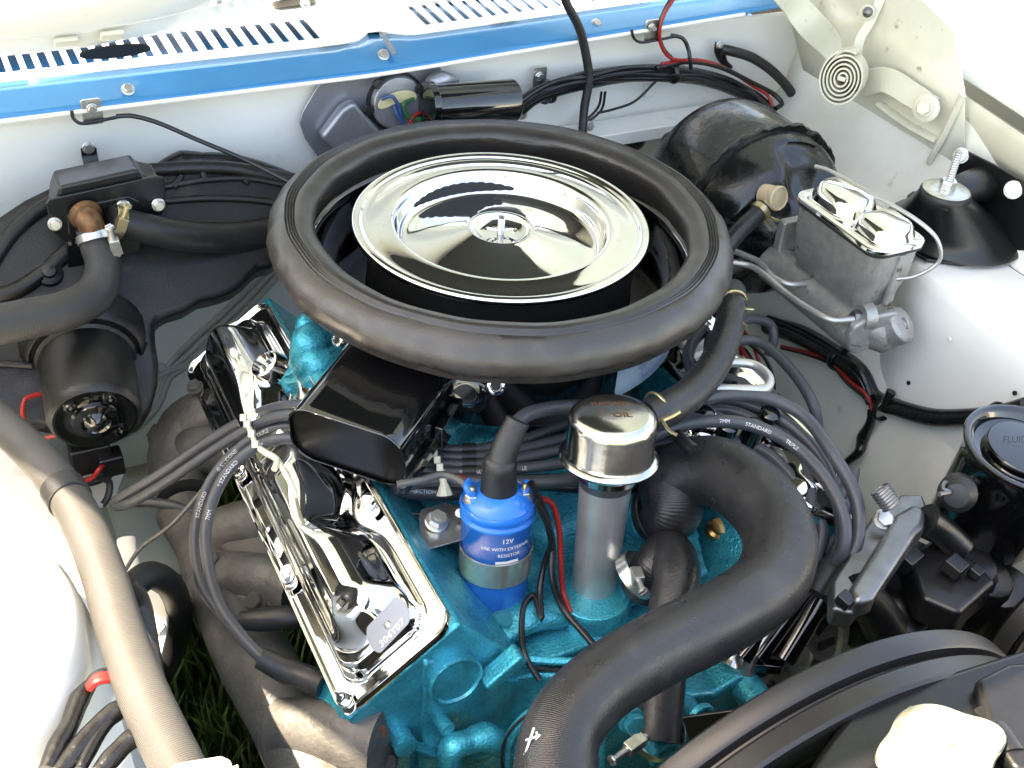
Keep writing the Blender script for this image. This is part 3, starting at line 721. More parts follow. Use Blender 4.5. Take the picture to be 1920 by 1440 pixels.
g = G().tube(P, .45, 8, flat=.7); mk('cover_rim', g, 'teal', en)
g = G().tube([p+V((-.5, -.15, .2)) for p in P], .12, 6); mk('sealant', g, 'dark', en)
P = [Y(640+x, y, -34.5) for x, y in ((300, 1395), (270, 1382), (240, 1390), (210, 1400), (205, 1440), (215, 1480))]
g = G().tube(P, [1.2, 1.3, 1.0, 1.1, 1.3, 1.4], 14, flat=.8); mk('casting_arm', g, 'teal', en)
for (x, y, z_, s_, nm) in ((822, 1068, -16.6, 1.0, 0), (940, 1168, -19.0, .9, 0), (900, 1218, -19.6, .5, 0)):
    bolt(en, Z(x, y, z_), (.2, -.3, .9), s_*1.15, 'teal')
# thermostat housing under the big hose
th = Z(1222, 968, -16.5)
g = G().lathe([(3.6, -4), (3.7, -1.2), (3.0, -.8), (2.8, 1.2), (2.5, 1.6)], th, (-.1, -.75, .6), 36); mk('thermostat_housing', g, 'teal', en, bevel=.12)
for (x, y) in ((1284, 1006), (1288, 1030)): bolt(en, Z(x, y, -16.2), (.1, -.5, .8), 1.15, 'teal')
g = G().lathe([(1.0, 0), (1.0, .6), (.75, .8), (.75, 1.2), (.3, 1.3)], Z(1342, 998, -17.2), (0, -.3, .95), 20); mk('sender', g, 'brass', en)
g = G().lathe([(2.6, -3), (2.5, -.6), (1.6, -.2)], Z(1335, 1020, -18.5), (0, -.2, 1), 28); mk('sender_boss', g, 'teal', en, bevel=.15)
# water pump
for (x, y) in ((1270, 1320), (1205, 1352), (1392, 1280)):
    c = Y(x, y, -38.0); g = G().lathe([(1.35, 3.0), (1.35, -3.3), (1.15, -3.5)], c, (0, 1, 0), 26); mk('pump_boss', g, 'teal', en)
g = G()
g.poly([Y(x, y, -38.5) for x, y in ((1180, 1330), (1235, 1345), (1290, 1305), (1345, 1300), (1395, 1268), (1440, 1290), (1420, 1400), (1300, 1500), (1120, 1520), (1130, 1380))], (0, 5, 0))
wp = mk('water_pump', g, 'teal', en, bevel=.45, angle=50)
c = Y(1312, 1338, -42.6); g = G().lathe([(1.0, 0), (1.0, .5), (.7, .55), (.68, .1), (.01, .05)], c, (0, -1, .2), 24); mk('plug', g, 'teal', en, bevel=.08); g = G().box(c+V((0, -.3, .05)), (.65, .5, .65)); mk('plug_key', g, 'teal', en, bevel=.06)
g = G().poly([Y(x, y, -33) for x, y in ((1345, 1230), (1420, 1240), (1450, 1320), (1330, 1400), (1280, 1300))], (0, 3, 0)); mk('pump_back', g, 'teal', en, bevel=.3)
bolt(en, Y(1183, 1350, -41.5), (0, -1, .3), 1.0, 'teal')
# rear lumps: choke tower and manifold behind the left cover
g = G()
for (x, y, z_, r_) in ((578, 612, -9.5, 1.2), (585, 650, -10.5, 2.0), (600, 690, -12.0, 2.4), (612, 730, -13.5, 2.6)):
    g.lathe([(r_*.5, r_), (r_*.9, r_*.6), (r_, 0), (r_*.95, -3.5)], Z(x, y, z_), (.1, 0, 1), 24)
mk('rear_casting', g, 'teal', en, angle=70)

# ================================================================== valve covers
def cover(sx, lab, withtag):
    o, u, v, n = bankframe(sx); W, Lc = 10.4, 44.5
    t = thing('valve_cover', lab, 'valve cover', o+u*20+v*5, 'chrome valve covers on the two banks')
    NU, NV = 230, 90
    def edge(uu):                      # where the raised dome starts, on the inner (v small) and outer side
        inn = 1.15; out_ = W-1.25
        for c in (14.0, 28.0): inn += 1.5*exp(-((uu-c)/2.4)**2)
        return inn, out_
    def ss(t): t = max(0, min(1, t)); return t*t*(3-2*t)
    def H(uu, vv):
        inn, out_ = edge(uu)
        d = min(uu-1.3, Lc-1.2-uu, 1e9)
        di = vv-inn; do = out_-vv
        # rounded corner of the dome
        k = 2.0; a = max(0, k-d); b = max(0, k-min(di, do)); dd = k-sqrt(a*a+b*b) if a > 0 and b > 0 else min(d, di, do)
        h = 1.5*ss(dd/.8)
        # one broad dome, its front half a step higher behind a soft arch
        d2 = min(di-.35, do-.8); d2u = min(uu-2.3, Lc-2.3-uu)
        k = 3.0; a = max(0, k-d2u); b = max(0, k-d2); e = k-sqrt(a*a+b*b) if a > 0 and b > 0 else min(d2, d2u)
        h += (2.3+(5.2-vv)*.17)*ss(e/1.9)
        fr_ = 1-ss((uu-19.0)/3.0); e3 = min(vv-inn-1.5, out_-vv-2.1, uu-4.0)
        h += .85*ss(e3/1.8)*fr_+.5*ss((min(vv-inn-1.9, out_-vv-2.5))/1.8)*ss((uu-26)/3.0)
        h -= .12*exp(-((uu-23.0)/.7)**2)*ss(e/1.9)
        # rim: pressed channel and turned-up lip
        r = min(uu, Lc-uu, vv, W-vv); k = 1.4; a = max(0, k-min(uu, Lc-uu)); b = max(0, k-min(vv, W-vv)); r = k-sqrt(a*a+b*b) if a > 0 and b > 0 else r
        h += .38*(1-ss(r/.5))
        return h
    k = 1.5; pts = []
    def warp(a, b):                    # square grid onto rounded rectangle
        uu = a*Lc; vv = b*W
        du = min(uu, Lc-uu); dv = min(vv, W-vv)
        if du < k and dv < k:
            x = 1-du/k; y = 1-dv/k
            x2 = x*sqrt(1-y*y/2); y2 = y*sqrt(1-x*x/2); du2 = k*(1-x2); dv2 = k*(1-y2)
            uu = du2 if uu < Lc/2 else Lc-du2; vv = dv2 if vv < W/2 else W-dv2
        return uu, vv
    def dist(n_):
        return [.5-.5*cos(pi*i/n_)*.35-.65*(.5-i/n_) for i in range(n_+1)]
    au = dist(NU); av = dist(NV)
    grid = []
    for a in au:
        row = []
        for b in av:
            uu, vv = warp(a, b); row.append(o+u*uu+v*vv+n*H(uu, vv))
        grid.append(row)
    g = G().sheet(grid)
    # skirt
    rim = [grid[0][j] for j in range(NV+1)]+[grid[i][NV] for i in range(1, NU+1)]+[grid[NU][j] for j in range(NV-1, -1, -1)]+[grid[i][0] for i in range(NU-1, 0, -1)]
    cc = o+u*(Lc/2)+v*(W/2)
    g.rings([rim, [p+((p-cc)-n*(p-cc).dot(n)).normalized()*.12-n*.25 for p in rim], [p-n*.7 for p in rim]], cap0=False, cap1=False)
    sh = mk('shell', g, 'chromew', t, angle=80)
    for (uu, vv) in ((.9, 9.6), (13.8, 9.65), (27.5, 9.65), (14.0, 1.0), (28.0, 1.0)):
        p = o+u*uu+v*vv+n*.35
        g = G().prism(rr(2.6, 1.1, .5), p-n*.05, u, v, n*.14); mk('load_spreader', g, 'chrome', t, bevel=.05)
        bolt(t, p+n*.15, n, .62, 'chrome')
    if withtag:
        n = (n+v*.17).normalized(); v = (v-n*v.dot(n)).normalized(); p = PL(728, 1172, tuple(o+v*5.2+n*4.88), tuple(n)); q = [(1.95*cos(a), 1.95*sin(a)) for a in [2*pi*k/40 for k in range(40)]]
        q = [(max(-1.25, min(1.25, y)), x) for x, y in q]
        xx = (v*-1); yy_ = u
        # plate lies with its long side across the cover
        g = G().prism([(b, a) for a, b in q], p, xx, yy_, n*.07); pl = mk('tag', g, 'tag', t, bevel=.02, label='grey metal tag stamped with numbers')
        bolt(pl, p+n*.06, n, .3, 'zinc', 'dome', 'screw')
        g = G(); text_map(g, '304Y07', .8, lambda a, b: p+xx*a+yy_*(b-1.05)+n*.095); mk('lettering', g, 'print', pl)
        for (x, y) in ((712, 1012),):
            pass
    else:
        p = o+u*26+v*5+n*3.4; g = G().lathe([(3.2, 0), (3.4, .6), (3.4, 1.9), (3.0, 2.4), (.1, 2.7)], p, n, 40); mk('breather', g, 'chrome', t, bevel=.1)
    return t
cover(-1, 'chrome valve cover with a grey stamped tag, on the left bank', True)
cover(1, 'chrome valve cover half hidden under plug wires, on the right bank', False)
# filler neck dimple at the rear of the left cover
o, u, v, n = bankframe(-1)
p = PL(503, 688, tuple(o+n*4.2), tuple(n))
t = thing('oil_grommet', 'round chrome breather neck at the rear of the left valve cover', 'neck', p)
g = G().lathe([(1.7, -.6), (1.5, .1), (1.3, .6), (1.15, .65), (1.05, .2), (.9, -.6), (.1, -.8)], p, n, 40); mk('neck', g, 'chrome', t)

# ================================================================== exhaust manifold, left
em = thing('exhaust_manifold', 'rusty brown cast iron exhaust manifold beside the left bank', 'exhaust manifold', (-29, -10, -30))
o, u, v, n = bankframe(-1)
def em_p(x, y, z): return Z(x, y, z)
P = [Z(340, 960, -25), Z(380, 1020, -25), Z(410, 1100, -25), Z(450, 1180, -25), Z(480, 1240, -25), Z(530, 1330, -25), Z(580, 1420, -25), Z(620, 1500, -25)]
g = G().tube(P, [2.4, 2.5, 2.7, 3.0, 3.1, 3.0, 3.2, 3.2], 26, 8); mk('log', g, 'iron', em)
for (a, b, r1, r2) in (((385, 1010), (540, 985), 2.0, 2.6), ((400, 1080), (560, 1115), 2.0, 2.4), ((530, 1370), (720, 1400), 2.3, 2.8), ((330, 850), (450, 850), 2.0, 2.4)):
    g = G().tube([Z(a[0], a[1], -24), Z((a[0]+b[0])/2, (a[1]+b[1])/2-8, -22.2), Z(b[0], b[1], -21.5)], [r1, (r1+r2)/2, r2], 20, 6, flat=1.15); mk('runner', g, 'iron', em)
for (a, b) in (((395, 1000), (505, 1060)), ((420, 1120), (500, 1130))):
    g = G().poly([Z(a[0], a[1], -22.5), Z(a[0]+40, a[1]-45, -21.5), Z(b[0], b[1]-70, -20.5), Z(b[0]+15, b[1], -20.5), Z(a[0]+50, b[1]+5, -22)], (0, 0, -2.5)); mk('flange', g, 'iron', em, bevel=.6)
for (x, y, s_) in ((482, 1130, 1.0), (404, 1108, .8), (405, 1052, .8), (574, 1338, .6)):
    bolt(em, Z(x, y, -21.5), (-.5, -.1, .7), s_, 'iron')
g = G().poly([Z(x, y, -22.5) for x, y in ((560, 1380), (640, 1340), (690, 1380), (700, 1440), (640, 1500), (560, 1470))], (0, 0, -5)); mk('outlet_flange', g, 'iron', em, bevel=.8)
P = [Z(410, 760, -19), Z(350, 800, -22), Z(330, 860, -24), Z(345, 930, -25)]
g = G().tube(P, [2.2, 2.6, 2.7, 2.5], 22, 6); mk('rear_elbow', g, 'iron', em)
g = G().lathe([(2.0, 0), (2.1, .6), (1.2, .8)], Z(306, 832, -23), (-1, -.3, .2), 6); mk('nut', g, 'iron', em)
bolt(em, Z(366, 727, -17), (-.3, -.1, 1), .8, 'iron')
t = thing('steel_bracket', 'greasy steel bracket with a bolt at the bottom edge below the teal casting', 'bracket', Z(725, 1425, -25))
g = G().poly([Z(x, y, -24) for x, y in ((690, 1440), (700, 1422), (735, 1408), (748, 1415), (742, 1460), (690, 1480))], (0, 0, -.6)); mk('plate', g, 'steel', t, bevel=.15); bolt(t, Z(726, 1432, -23.8), (0, -.4, .9), .8, 'iron')
# ================================================================== ignition coil
CA = Y(935, 912, -25.0); CB = Y(925, 1138, -25.0)      # top and foot of its axis
CA = Z(935, 915, -9.0); CB = Z(925, 1128, -20.3)
cax = (CA-CB).normalized(); CL = (CA-CB).length; CR_ = 2.85
co_ = thing('ignition_coil', 'bright blue ignition coil with a chrome clamp band standing in front of the snorkel', 'ignition coil', CB)
g = G(); g.lathe([(.1, -.0), (1.9, .05), (2.5, .4), (2.72, 1.0), (2.74, CL*.40)], CB, cax, 64, cap1=False); mk('can', g, 'coilblue', co_, angle=60)
g = G(); h0 = CL*.40; g.lathe([(2.74, h0), (2.8, h0+.05), (2.82, CL*.78), (2.95, CL*.79), (3.0, CL*.80), (2.95, CL*.815), (2.8, CL*.825), (2.78, CL*.84), (2.96, CL*.86), (3.02, CL*.885), (2.9, CL*.91), (2.75, CL*.90), (2.6, CL*.925), (2.1, CL*.965), (1.6, CL*.99), (1.3, CL*1.0), (.1, CL*1.0)], CB, cax, 64, cap0=False); mk('cap', g, 'coilblue', co_, angle=50)
b0, b1 = CL*.33, CL*.535
g = G(); g.lathe([(2.8, b0), (2.95, b0+.04), (2.97, b1-.04), (2.85, b1)], CB, cax, 64, cap0=False, cap1=False); band = mk('clamp_band', g, 'band', co_)
# high tension boot
bt = CB+cax*(CL*.97)
g = G(); g.lathe([(1.5, -.6), (1.47, .2), (1.36, 1.6), (1.32, 2.4), (1.25, 3.0), (.95, 3.3), (.2, 3.45)], bt, cax, 40); bo = mk('boot', g, 'rubber', co_, angle=60)
bd = (Z(968, 800, -4.2)-(bt+cax*2.6)).normalized()
g = G().tube([bt+cax*2.2-bd*.3, bt+cax*2.9+bd*.8, bt+cax*2.9+bd*3.4], [1.22, 1.1, .95], 24, 6); mk('boot_elbow', g, 'rubber', bo, angle=60)
g = G().prism([(1.2*cos(a), .1*sin(a)) for a in [pi*k/8*2 for k in range(16)]], bt+cax*3.55, fr(cax)[0], fr(cax)[1], cax*.25)
def tocam(p): return (CP-p).normalized()
fx = CR.copy(); fx = (fx-cax*fx.dot(cax)).normalized(); fy = cax.cross(fx); fy = fy if fy.dot(tocam(CB)) > 0 else -fy      # fy looks towards the viewer's side
for sx, px in ((-1, (882, 930)), (1, (980, 912))):
    p = CB+cax*(CL*.93)+fx*(sx*2.05)+fy*(.6 if sx < 0 else -.1)
    tm = bolt(co_, p, cax, .62, 'zinc', 'nut', 'terminal'); g = G().lathe([(.26, .5), (.26, 1.15), (.18, 1.25)], p, cax, 14); mk('terminal_stud', g, 'gold', co_)
    g = G().tube([p+cax*.5+fx*sx*-.1, p+cax*.75+V((-.3*(1 if sx < 0 else -1), .2, .3)), p+fx*(sx*.2)+fy*-.8+cax*(1.1 if sx < 0 else -.4)], .42, 12, flat=.7); mk('sleeve', g, 'coilblue', co_)
CR2 = 2.86
def coilmap(a0, h):
    def fn(x, y):
        a = a0+x/CR2; return CB+cax*(h+y)+(fx*sin(a)+fy*cos(a))*(CR2+.0)
    return fn
g = G(); text_map(g, '12V', .60, coilmap(.30, CL*.715), .02); text_map(g, 'USE WITH EXTERNAL', .43, coilmap(.30, CL*.655), .015); text_map(g, 'RESISTOR', .43, coilmap(.36, CL*.60), .015)
g.add([coilmap(.3, CL*.54)(x, y) for x, y in ((-.9, 0), (0, 0), (1.0, 0), (1.0, .25), (0, .25), (-.9, .25))], [(0, 1, 4, 5), (1, 2, 3, 4)])
mk('print', g, 'print', co_)
# bracket to the manifold
t = thing('coil_bracket', 'grey steel coil bracket held by one flanged bolt left of the coil', 'bracket', Z(820, 985, -14))
q = [Z(x, y, -13.8) for x, y in ((786, 968), (790, 955), (835, 942), (866, 950), (872, 1000), (866, 1012), (795, 1032), (788, 1020))]
g = G().poly(q, (.05, .1, -.25)); g.poly([Z(862, 950, -13.8), Z(872, 1005, -13.8), CB+cax*CL*.36-fx*2.9, CB+cax*CL*.52-fx*2.9], (.2, .25, 0)); mk('plate', g, 'zinc', t, bevel=.06)
bolt(t, Z(819, 978, -13.5), (0, -.3, .95), 1.0, 'zinc'); bolt(t, Z(862, 962, -13.2), (-.5, -.3, .8), .4, 'zinc')

# ================================================================== oil filler
ft = thing('oil_filler', 'bare steel oil filler tube with a polished breather cap', 'oil filler', Z(1112, 1112, -19.5))
fa = Z(1112, 1108, -19.6); fb = Z(1142, 850, -6.2)
g = G(); fx2 = (fb-fa).normalized(); FLn = (fb-fa).length
g.lathe([(1.85, 0), (1.95, FLn*.5), (2.15, FLn)], fa, fx2, 48); mk('tube', g, 'tube', ft, angle=60)
g = G(); k0 = fb-fx2*1.2
g.lathe([(2.5, -.7), (2.6, .2), (3.65, .6), (3.85, .75), (3.9, .95), (3.78, 1.12), (3.5, 1.25), (3.42, 1.5), (3.40, 4.0), (3.3, 4.5), (3.0, 4.85), (2.5, 5.0), (1.2, 5.02), (.01, 5.02)], k0, fx2, 72); cp = mk('cap', g, 'capmetal', ft, angle=40)
g = G().lathe([(2.1, -1.6), (2.35, -.6), (2.4, .3)], k0, fx2, 40, cap0=False, cap1=False); mk('neck', g, 'steel', ft)
kx, ky, _ = fr(fx2, CU); kt = k0+fx2*5.04
if kx.dot(CR) < 0: kx = -kx
if ky.dot(CU) < 0: ky = -ky
g = G(); text_map(g, 'PUSH ON', .62, lambda x, y: kt+kx*(x-.2)+ky*(y+.85)+kx*(-.35)*y, .03); text_map(g, 'OIL', .95, lambda x, y: kt+kx*(x+.5)+ky*(y-.9), .05)
g.add([kt+kx*x+ky*y for x, y in ((-1.2, .4), (-.9, -.6), (-.8, -.6), (-1.1, .4))], [(0, 1, 2, 3)]).add([kt+kx*x+ky*y for x, y in ((.6, .75), (1.2, 0), (1.3, 0), (.7, .75))], [(0, 1, 2, 3)])
mk('stamping', g, 'rust', cp)
# side spigot of the cap towards the breather hose
sp0 = k0+fx2*3.0; sd = (Z(1255, 765, -4.2)-sp0).normalized()
g = G().tube([sp0+sd*2.8, sp0+sd*5.2], [.95, .9], 20, 2); mk('spigot', g, 'tube', cp)

# ================================================================== hoses
def hose(name, label, pts, r, m='hose', cat='hose', seg=28, res=10, flat=1.):
    g = G().tube(pts, r, seg, res, flat=flat); o = mk(name, g, m, angle=70); return tag(o, label, cat)
bp = [sp0+sd*3.6, sp0+sd*5.6, Z(1290, 742, -4.6), Z(1335, 690, -5.0), Z(1362, 630, -5.0), Z(1374, 575, -5.4), Z(1372, 548, -6.5)]
bh = thing('breather_hose', 'black breather hose curving from the filler cap up past the hood seal', 'hose', bp[2])
g = G().tube(bp, [1.35, 1.4, 1.38, 1.35, 1.35, 1.35, 1.35], 28, 10); mk('rubber_tube', g, 'hose', bh, angle=70)
def ringclip(parent, p, ax, r, ears, m='gold', th=.12):
    x, y, a = fr(ax); g = G(); P = [p+(x*cos(t)+y*sin(t))*r for t in [2*pi*k/26 for k in range(27)]]
    g.tube(P, th, 8, 1); 
    for e in ears: g.tube([V(q) for q in e], th*1.15, 8, 3)
    return mk('spring_clip', g, m, parent)
ringclip(bh, Z(1232, 770, -4.3)+V((0, 0, 0)), sd, 1.5, [(Z(1240, 790, -3.5), Z(1262, 780, -3.2), Z(1275, 772, -3)), (Z(1240, 785, -3.5), Z(1255, 808, -3.2), Z(1268, 815, -3))])
ringclip(bh, Z(1372, 572, -5.2), (.2, .9, -.1), 1.45, [(Z(1385, 578, -4.5), Z(1414, 580, -4.2)), (Z(1382, 600, -4.5), Z(1400, 612, -4.4))])

RH = [th+V((0, 0, 0)), th+V((.2, -1.2, 1.4))*1.6, Z(1262, 900, -12.4), Z(1330, 882, -10.6), Z(1415, 930, -9.4), Z(1462, 1010, -8.6), Z(1440, 1095, -8.2), Z(1350, 1160, -7.8), Z(1235, 1218, -7.6), Z(1120, 1290, -7.4), Z(1055, 1370, -7.8), Z(1042, 1450, -8.6), Z(1050, 1540, -9.4)]
rh = thing('radiator_hose', 'thick black upper radiator hose bending twice across the front of the engine', 'hose', RH[5])
g = G().tube(RH, [2.55, 2.62, 2.75, 2.9, 2.9, 2.8, 2.65, 2.55, 2.45, 2.4, 2.45, 2.6, 2.7], 48, 12); mk('rubber_tube', g, 'hose', rh, angle=80)
x, y, a = fr((RH[1]-RH[0])); g = G().torus(2.75, [(.18*cos(q), .5*sin(q)) for q in [2*pi*k/12 for k in range(12)]], RH[1]-(RH[1]-RH[0])*.45, (RH[1]-RH[0]), 48); mk('rolled_end', g, 'rubber', rh)
g = G(); hc = PL(1003, 1388, tuple(RH[10]+tocam(RH[10])*2.5), tuple(tocam(RH[10])))
nx = CR; ny = CU
for seg_ in (((-.35, -.75), (.15, .75)), ((.05, -.3), (.5, .35)), ((-.35, .0), (.35, .25)), ((-.45, -.85), (.5, -.55)), ((.3, .5), (.45, -.3))):
    (x0, y0), (x1, y1) = seg_; g.tube([hc+nx*(x0-.2)+ny*y0, hc+nx*(x1-.2)+ny*y1], .07, 6, 1)
mk('paint_mark', g, 'print', rh)
# bypass hose, stub and clamps
BH = [Z(1238, 1085, -16.5), Z(1255, 1055, -16.0), Z(1262, 1085, -15.4), Z(1245, 1170, -16), Z(1235, 1280, -18.5), Z(1230, 1385, -21)]
bh2 = thing('bypass_hose', 'short black bypass hose behind the big radiator hose down to the water pump', 'hose', BH[3])
g = G().tube([Z(1238, 1085, -16.5)+V((-1, 1, -2)), Z(1225, 1068, -16.2), Z(1252, 1042, -15.6), Z(1268, 1080, -15.0), Z(1256, 1160, -16), Z(1242, 1280, -18.2), Z(1232, 1390, -20.6)], [1.7, 1.9, 2.1, 1.95, 1.75, 1.75, 1.75], 30, 10); mk('rubber_tube', g, 'hose', bh2, angle=80)
def wormclamp(parent, p, ax, r, scr, wd=.9, m='zinc'):
    g = G().lathe([(r, -wd/2), (r+.08, -wd/2+.06), (r+.08, wd/2-.06), (r, wd/2)], p, ax, 36, cap0=False, cap1=False); cl = mk('clamp', g, m, parent)
    s0, s1 = V(scr[0]), V(scr[1]); d = (s1-s0).normalized(); g = G().tube([s0, s1], .28, 10, 1); g.box(s0.lerp(s1, .35), (.9, .9, (s1-s0).length*.5), x=fr(d)[0], y=fr(d)[1]); mk('clamp_screw', g, m, cl, bevel=.06)
    bolt(cl, s1, d, .42, m, 'slot', 'screw_head'); return cl
wormclamp(bh2, Z(1195, 1078, -15.8), (.6, -.2, .75), 1.95, (Z(1188, 1065, -14.5), Z(1205, 1108, -14.5)), 1.1)
wormclamp(bh2, Z(1234, 1375, -20.0), (0, -.35, .95), 1.95, (Z(1212, 1380, -19), Z(1150, 1425, -19)), 1.0)
# heater hose pair from the valve to the left and under the seal
HV = 18.0
hh = thing('heater_hose', 'black heater hose running right from the clamp under the air cleaner seal', 'hose', Y(360, 430, HV))
g = G().tube([Y(205, 412, HV), Y(240, 420, HV), Y(330, 440, HV), Y(430, 445, HV+1), Y(520, 432, HV+2), Y(640, 400, HV+4)], [1.4, 1.4, 1.45, 1.5, 1.5, 1.5], 30, 10); mk('rubber_tube', g, 'rubber', hh, angle=80)
wormclamp(hh, Y(220, 416, HV), (Y(300, 435, HV)-Y(215, 414, HV)), 1.5, (Y(222, 436, HV-1.6), Y(238, 388, HV-1.6)), 1.0, 'gold')
hh = thing('heater_hose', 'grey ribbed heater hose dropping from the brass elbow and leaving at the left edge', 'hose', Y(180, 520, HV-2))
P = [Y(174, 428, HV-.5), Y(180, 455, HV-1), Y(194, 500, HV-3), Y(180, 548, HV-5), Y(130, 580, HV-7), Y(60, 596, HV-8), Y(-30, 614, HV-9)]
g = G().tube(P, [1.5, 1.5, 1.6, 1.75, 1.75, 1.75, 1.75], 30, 10); mk('rubber_tube', g, 'heaterhose', hh, angle=80)
wormclamp(hh, Y(179, 446, HV-.8), (Y(190, 490, HV-2)-Y(172, 428, HV)), 1.62, (Y(222, 480, HV-3), Y(206, 428, HV-3)), .8, 'zinc')
g = G().tube([Y(205, 430, HV-3), Y(208, 452, HV-3), Y(214, 486, HV-3)], .2, 10, 3); mk('clamp_bolt', g, 'zinc', hh)
# fat hose along the left
P = [Z(-40, 760, -6.5), Z(20, 810, -6), Z(90, 880, -5.5), Z(150, 970, -5), Z(195, 1080, -4.5), Z(228, 1190, -4), Z(268, 1300, -4), Z(310, 1390, -4.5), Z(350, 1470, -5)]
fh = thing('fat_hose', 'fat ribbed hose with a rubber collar along the left fender, sunlit in front', 'hose', P[4])
g = G().tube(P, [1.35, 1.35, 1.38, 1.4, 1.4, 1.42, 1.45, 1.45, 1.45], 36, 12); mk('rubber_tube', g, 'oldhose', fh, angle=80)
g = G().lathe([(1.46, -.9), (1.54, -.8), (1.54, .8), (1.46, .9)], Z(124, 927, -5.2), (Z(150, 970, -5)-Z(90, 880, -5.5)), 36, cap0=False, cap1=False); mk('collar', g, 'rubber', fh)
P = [Z(232, 1090, -9), Z(262, 1130, -12), Z(280, 1220, -14), Z(290, 1300, -14), Z(270, 1330, -12)]
hose('cable', 'black hose tucked against the fat hose at the left frame', P, .75, 'rubber', 'hose', 16)
P = [Z(236, 1110, -16), Z(275, 1080, -16), Z(310, 1090, -18), Z(335, 1140, -24), Z(330, 1200, -30), Z(300, 1270, -34)]
hose('hose', 'dark hose hooking over the left frame bracket above the grass', P, 1.1, 'dark', 'hose', 16)

# ================================================================== heater valve and housing
hv = thing('heater_valve', 'black rectangular heater valve with screws and a rusty brass spigot', 'heater valve', Y(200, 400, HV+1))
q = [Y(x, y, HV+1.6) for x, y in ((86, 382), (92, 374), (290, 331), (305, 333), (310, 345), (311, 392), (302, 404), (268, 412), (262, 470), (180, 500), (128, 505), (124, 455), (104, 440), (96, 430))]
g = G().poly(q, (0, .35, 0)); mk('face_plate', g, 'satin', hv, bevel=.12)
q = [Y(x, y, HV+2) for x, y in ((105, 372), (112, 350), (258, 318), (268, 330), (300, 336), (300, 400), (100, 420))]
g = G().poly(q, (0, 3.5, 0)); mk('valve_box', g, 'satin', hv, bevel=.3)
g = G().poly([Y(x, y, HV+1.5) for x, y in ((125, 405), (145, 388), (240, 368), (262, 378), (262, 430), (240, 445), (150, 455), (128, 440))], (0, .3, 0)); mk('pressing', g, 'satin', hv, bevel=.14)
c = Y(160, 402, HV+1.2); g = G().lathe([(1.5, 0), (1.45, .4), (1.2, .7), (1.1, 1.2)], c, (.1, -1, -.1), 32); g.tube([c+V((0, -.8, 0)), Y(166, 412, HV-.6), Y(174, 430, HV-.8)], [1.1, 1.15, 1.2], 24, 6); mk('spigot', g, 'copper', hv)
for (x, y, s_) in ((103, 420, .65), (297, 384, .65), (231, 388, .7)): bolt(hv, Y(x, y, HV+1.4), (0, -1, .2), s_, 'zinc', 'slot' if x == 231 else 'hex')
for (x, y) in ((131, 457), (144, 454)): g = G().box(Y(x, y, HV+1.45), (.3, .15, .3)); mk('slot', g, 'zinc', hv)
t = thing('valve_strap', 'black strap bolted to the firewall above the heater valve', 'strap', onfw(170, 300))
strap(t, [onfw(166, 278, 1), onfw(168, 292, 1), onfw(174, 318, 2), onfw(176, 335, 3)], .75, .2, 'satin', 'strap'); bolt(t, onfw(166, 277, 1.4), (0, -1, .1), .62)
# housing
hb = thing('heater_housing', 'large black plastic heater housing filling the left rear of the bay', 'heater box', V((-35, 20, -30)))
HO, HN = V((-33, 14.5, -13)), V((0, -.66, .75)).normalized()
def hpz(x, y, d=0): return PL(x, y, tuple(HO+HN*d), tuple(HN))
outl = [(-60, 470), (0, 402), (45, 372), (100, 345), (180, 322), (250, 312), (330, 306), (430, 302), (520, 312), (600, 330), (640, 420), (560, 470), (508, 500), (486, 503), (462, 528), (440, 545), (420, 553), (395, 560), (375, 564), (345, 582), (318, 590), (300, 597), (291, 612), (292, 640), (298, 680), (296, 720), (285, 762), (262, 800), (200, 806), (130, 806), (60, 796), (0, 770), (-60, 740)]
g = G().poly([hpz(x, y) for x, y in outl], -HN*3.6); mk('shell', g, 'plastic', hb, bevel=.7)
def ridge(pts, r, d=0.1, m='plastic', nm='rib', flat=1): g = G().tube([hpz(x, y, d) for x, y in pts], r, 12, 8, flat=flat); return mk(nm, g, m, hb)
ridge([(-20, 500), (30, 430), (110, 372), (200, 332), (300, 318), (430, 316), (560, 340)], .7)
ridge([(-30, 560), (30, 545), (90, 505), (130, 470), (170, 455)], .8)
ridge([(300, 378), (400, 372), (500, 378), (600, 400)], .35)
for a, b in (((325, 352), (340, 330)), ((385, 340), (380, 320)), ((460, 345), (470, 322))): ridge([a, b], .35)
ridge([(300, 352), (380, 338), (470, 335), (540, 348)], .35)
c = hpz(92, 512, .2); g = G().lathe([(1.3, -.2), (1.2, .3), (.7, .5), (.6, .9), (.2, 1.0)], c, HN, 24); mk('boss', g, 'plastic', hb)
ridge([(100, 590), (120, 618)], .3, .3); ridge([(225, 648), (275, 638)], .35, .4); ridge([(-20, 680), (60, 686)], .35, .2)
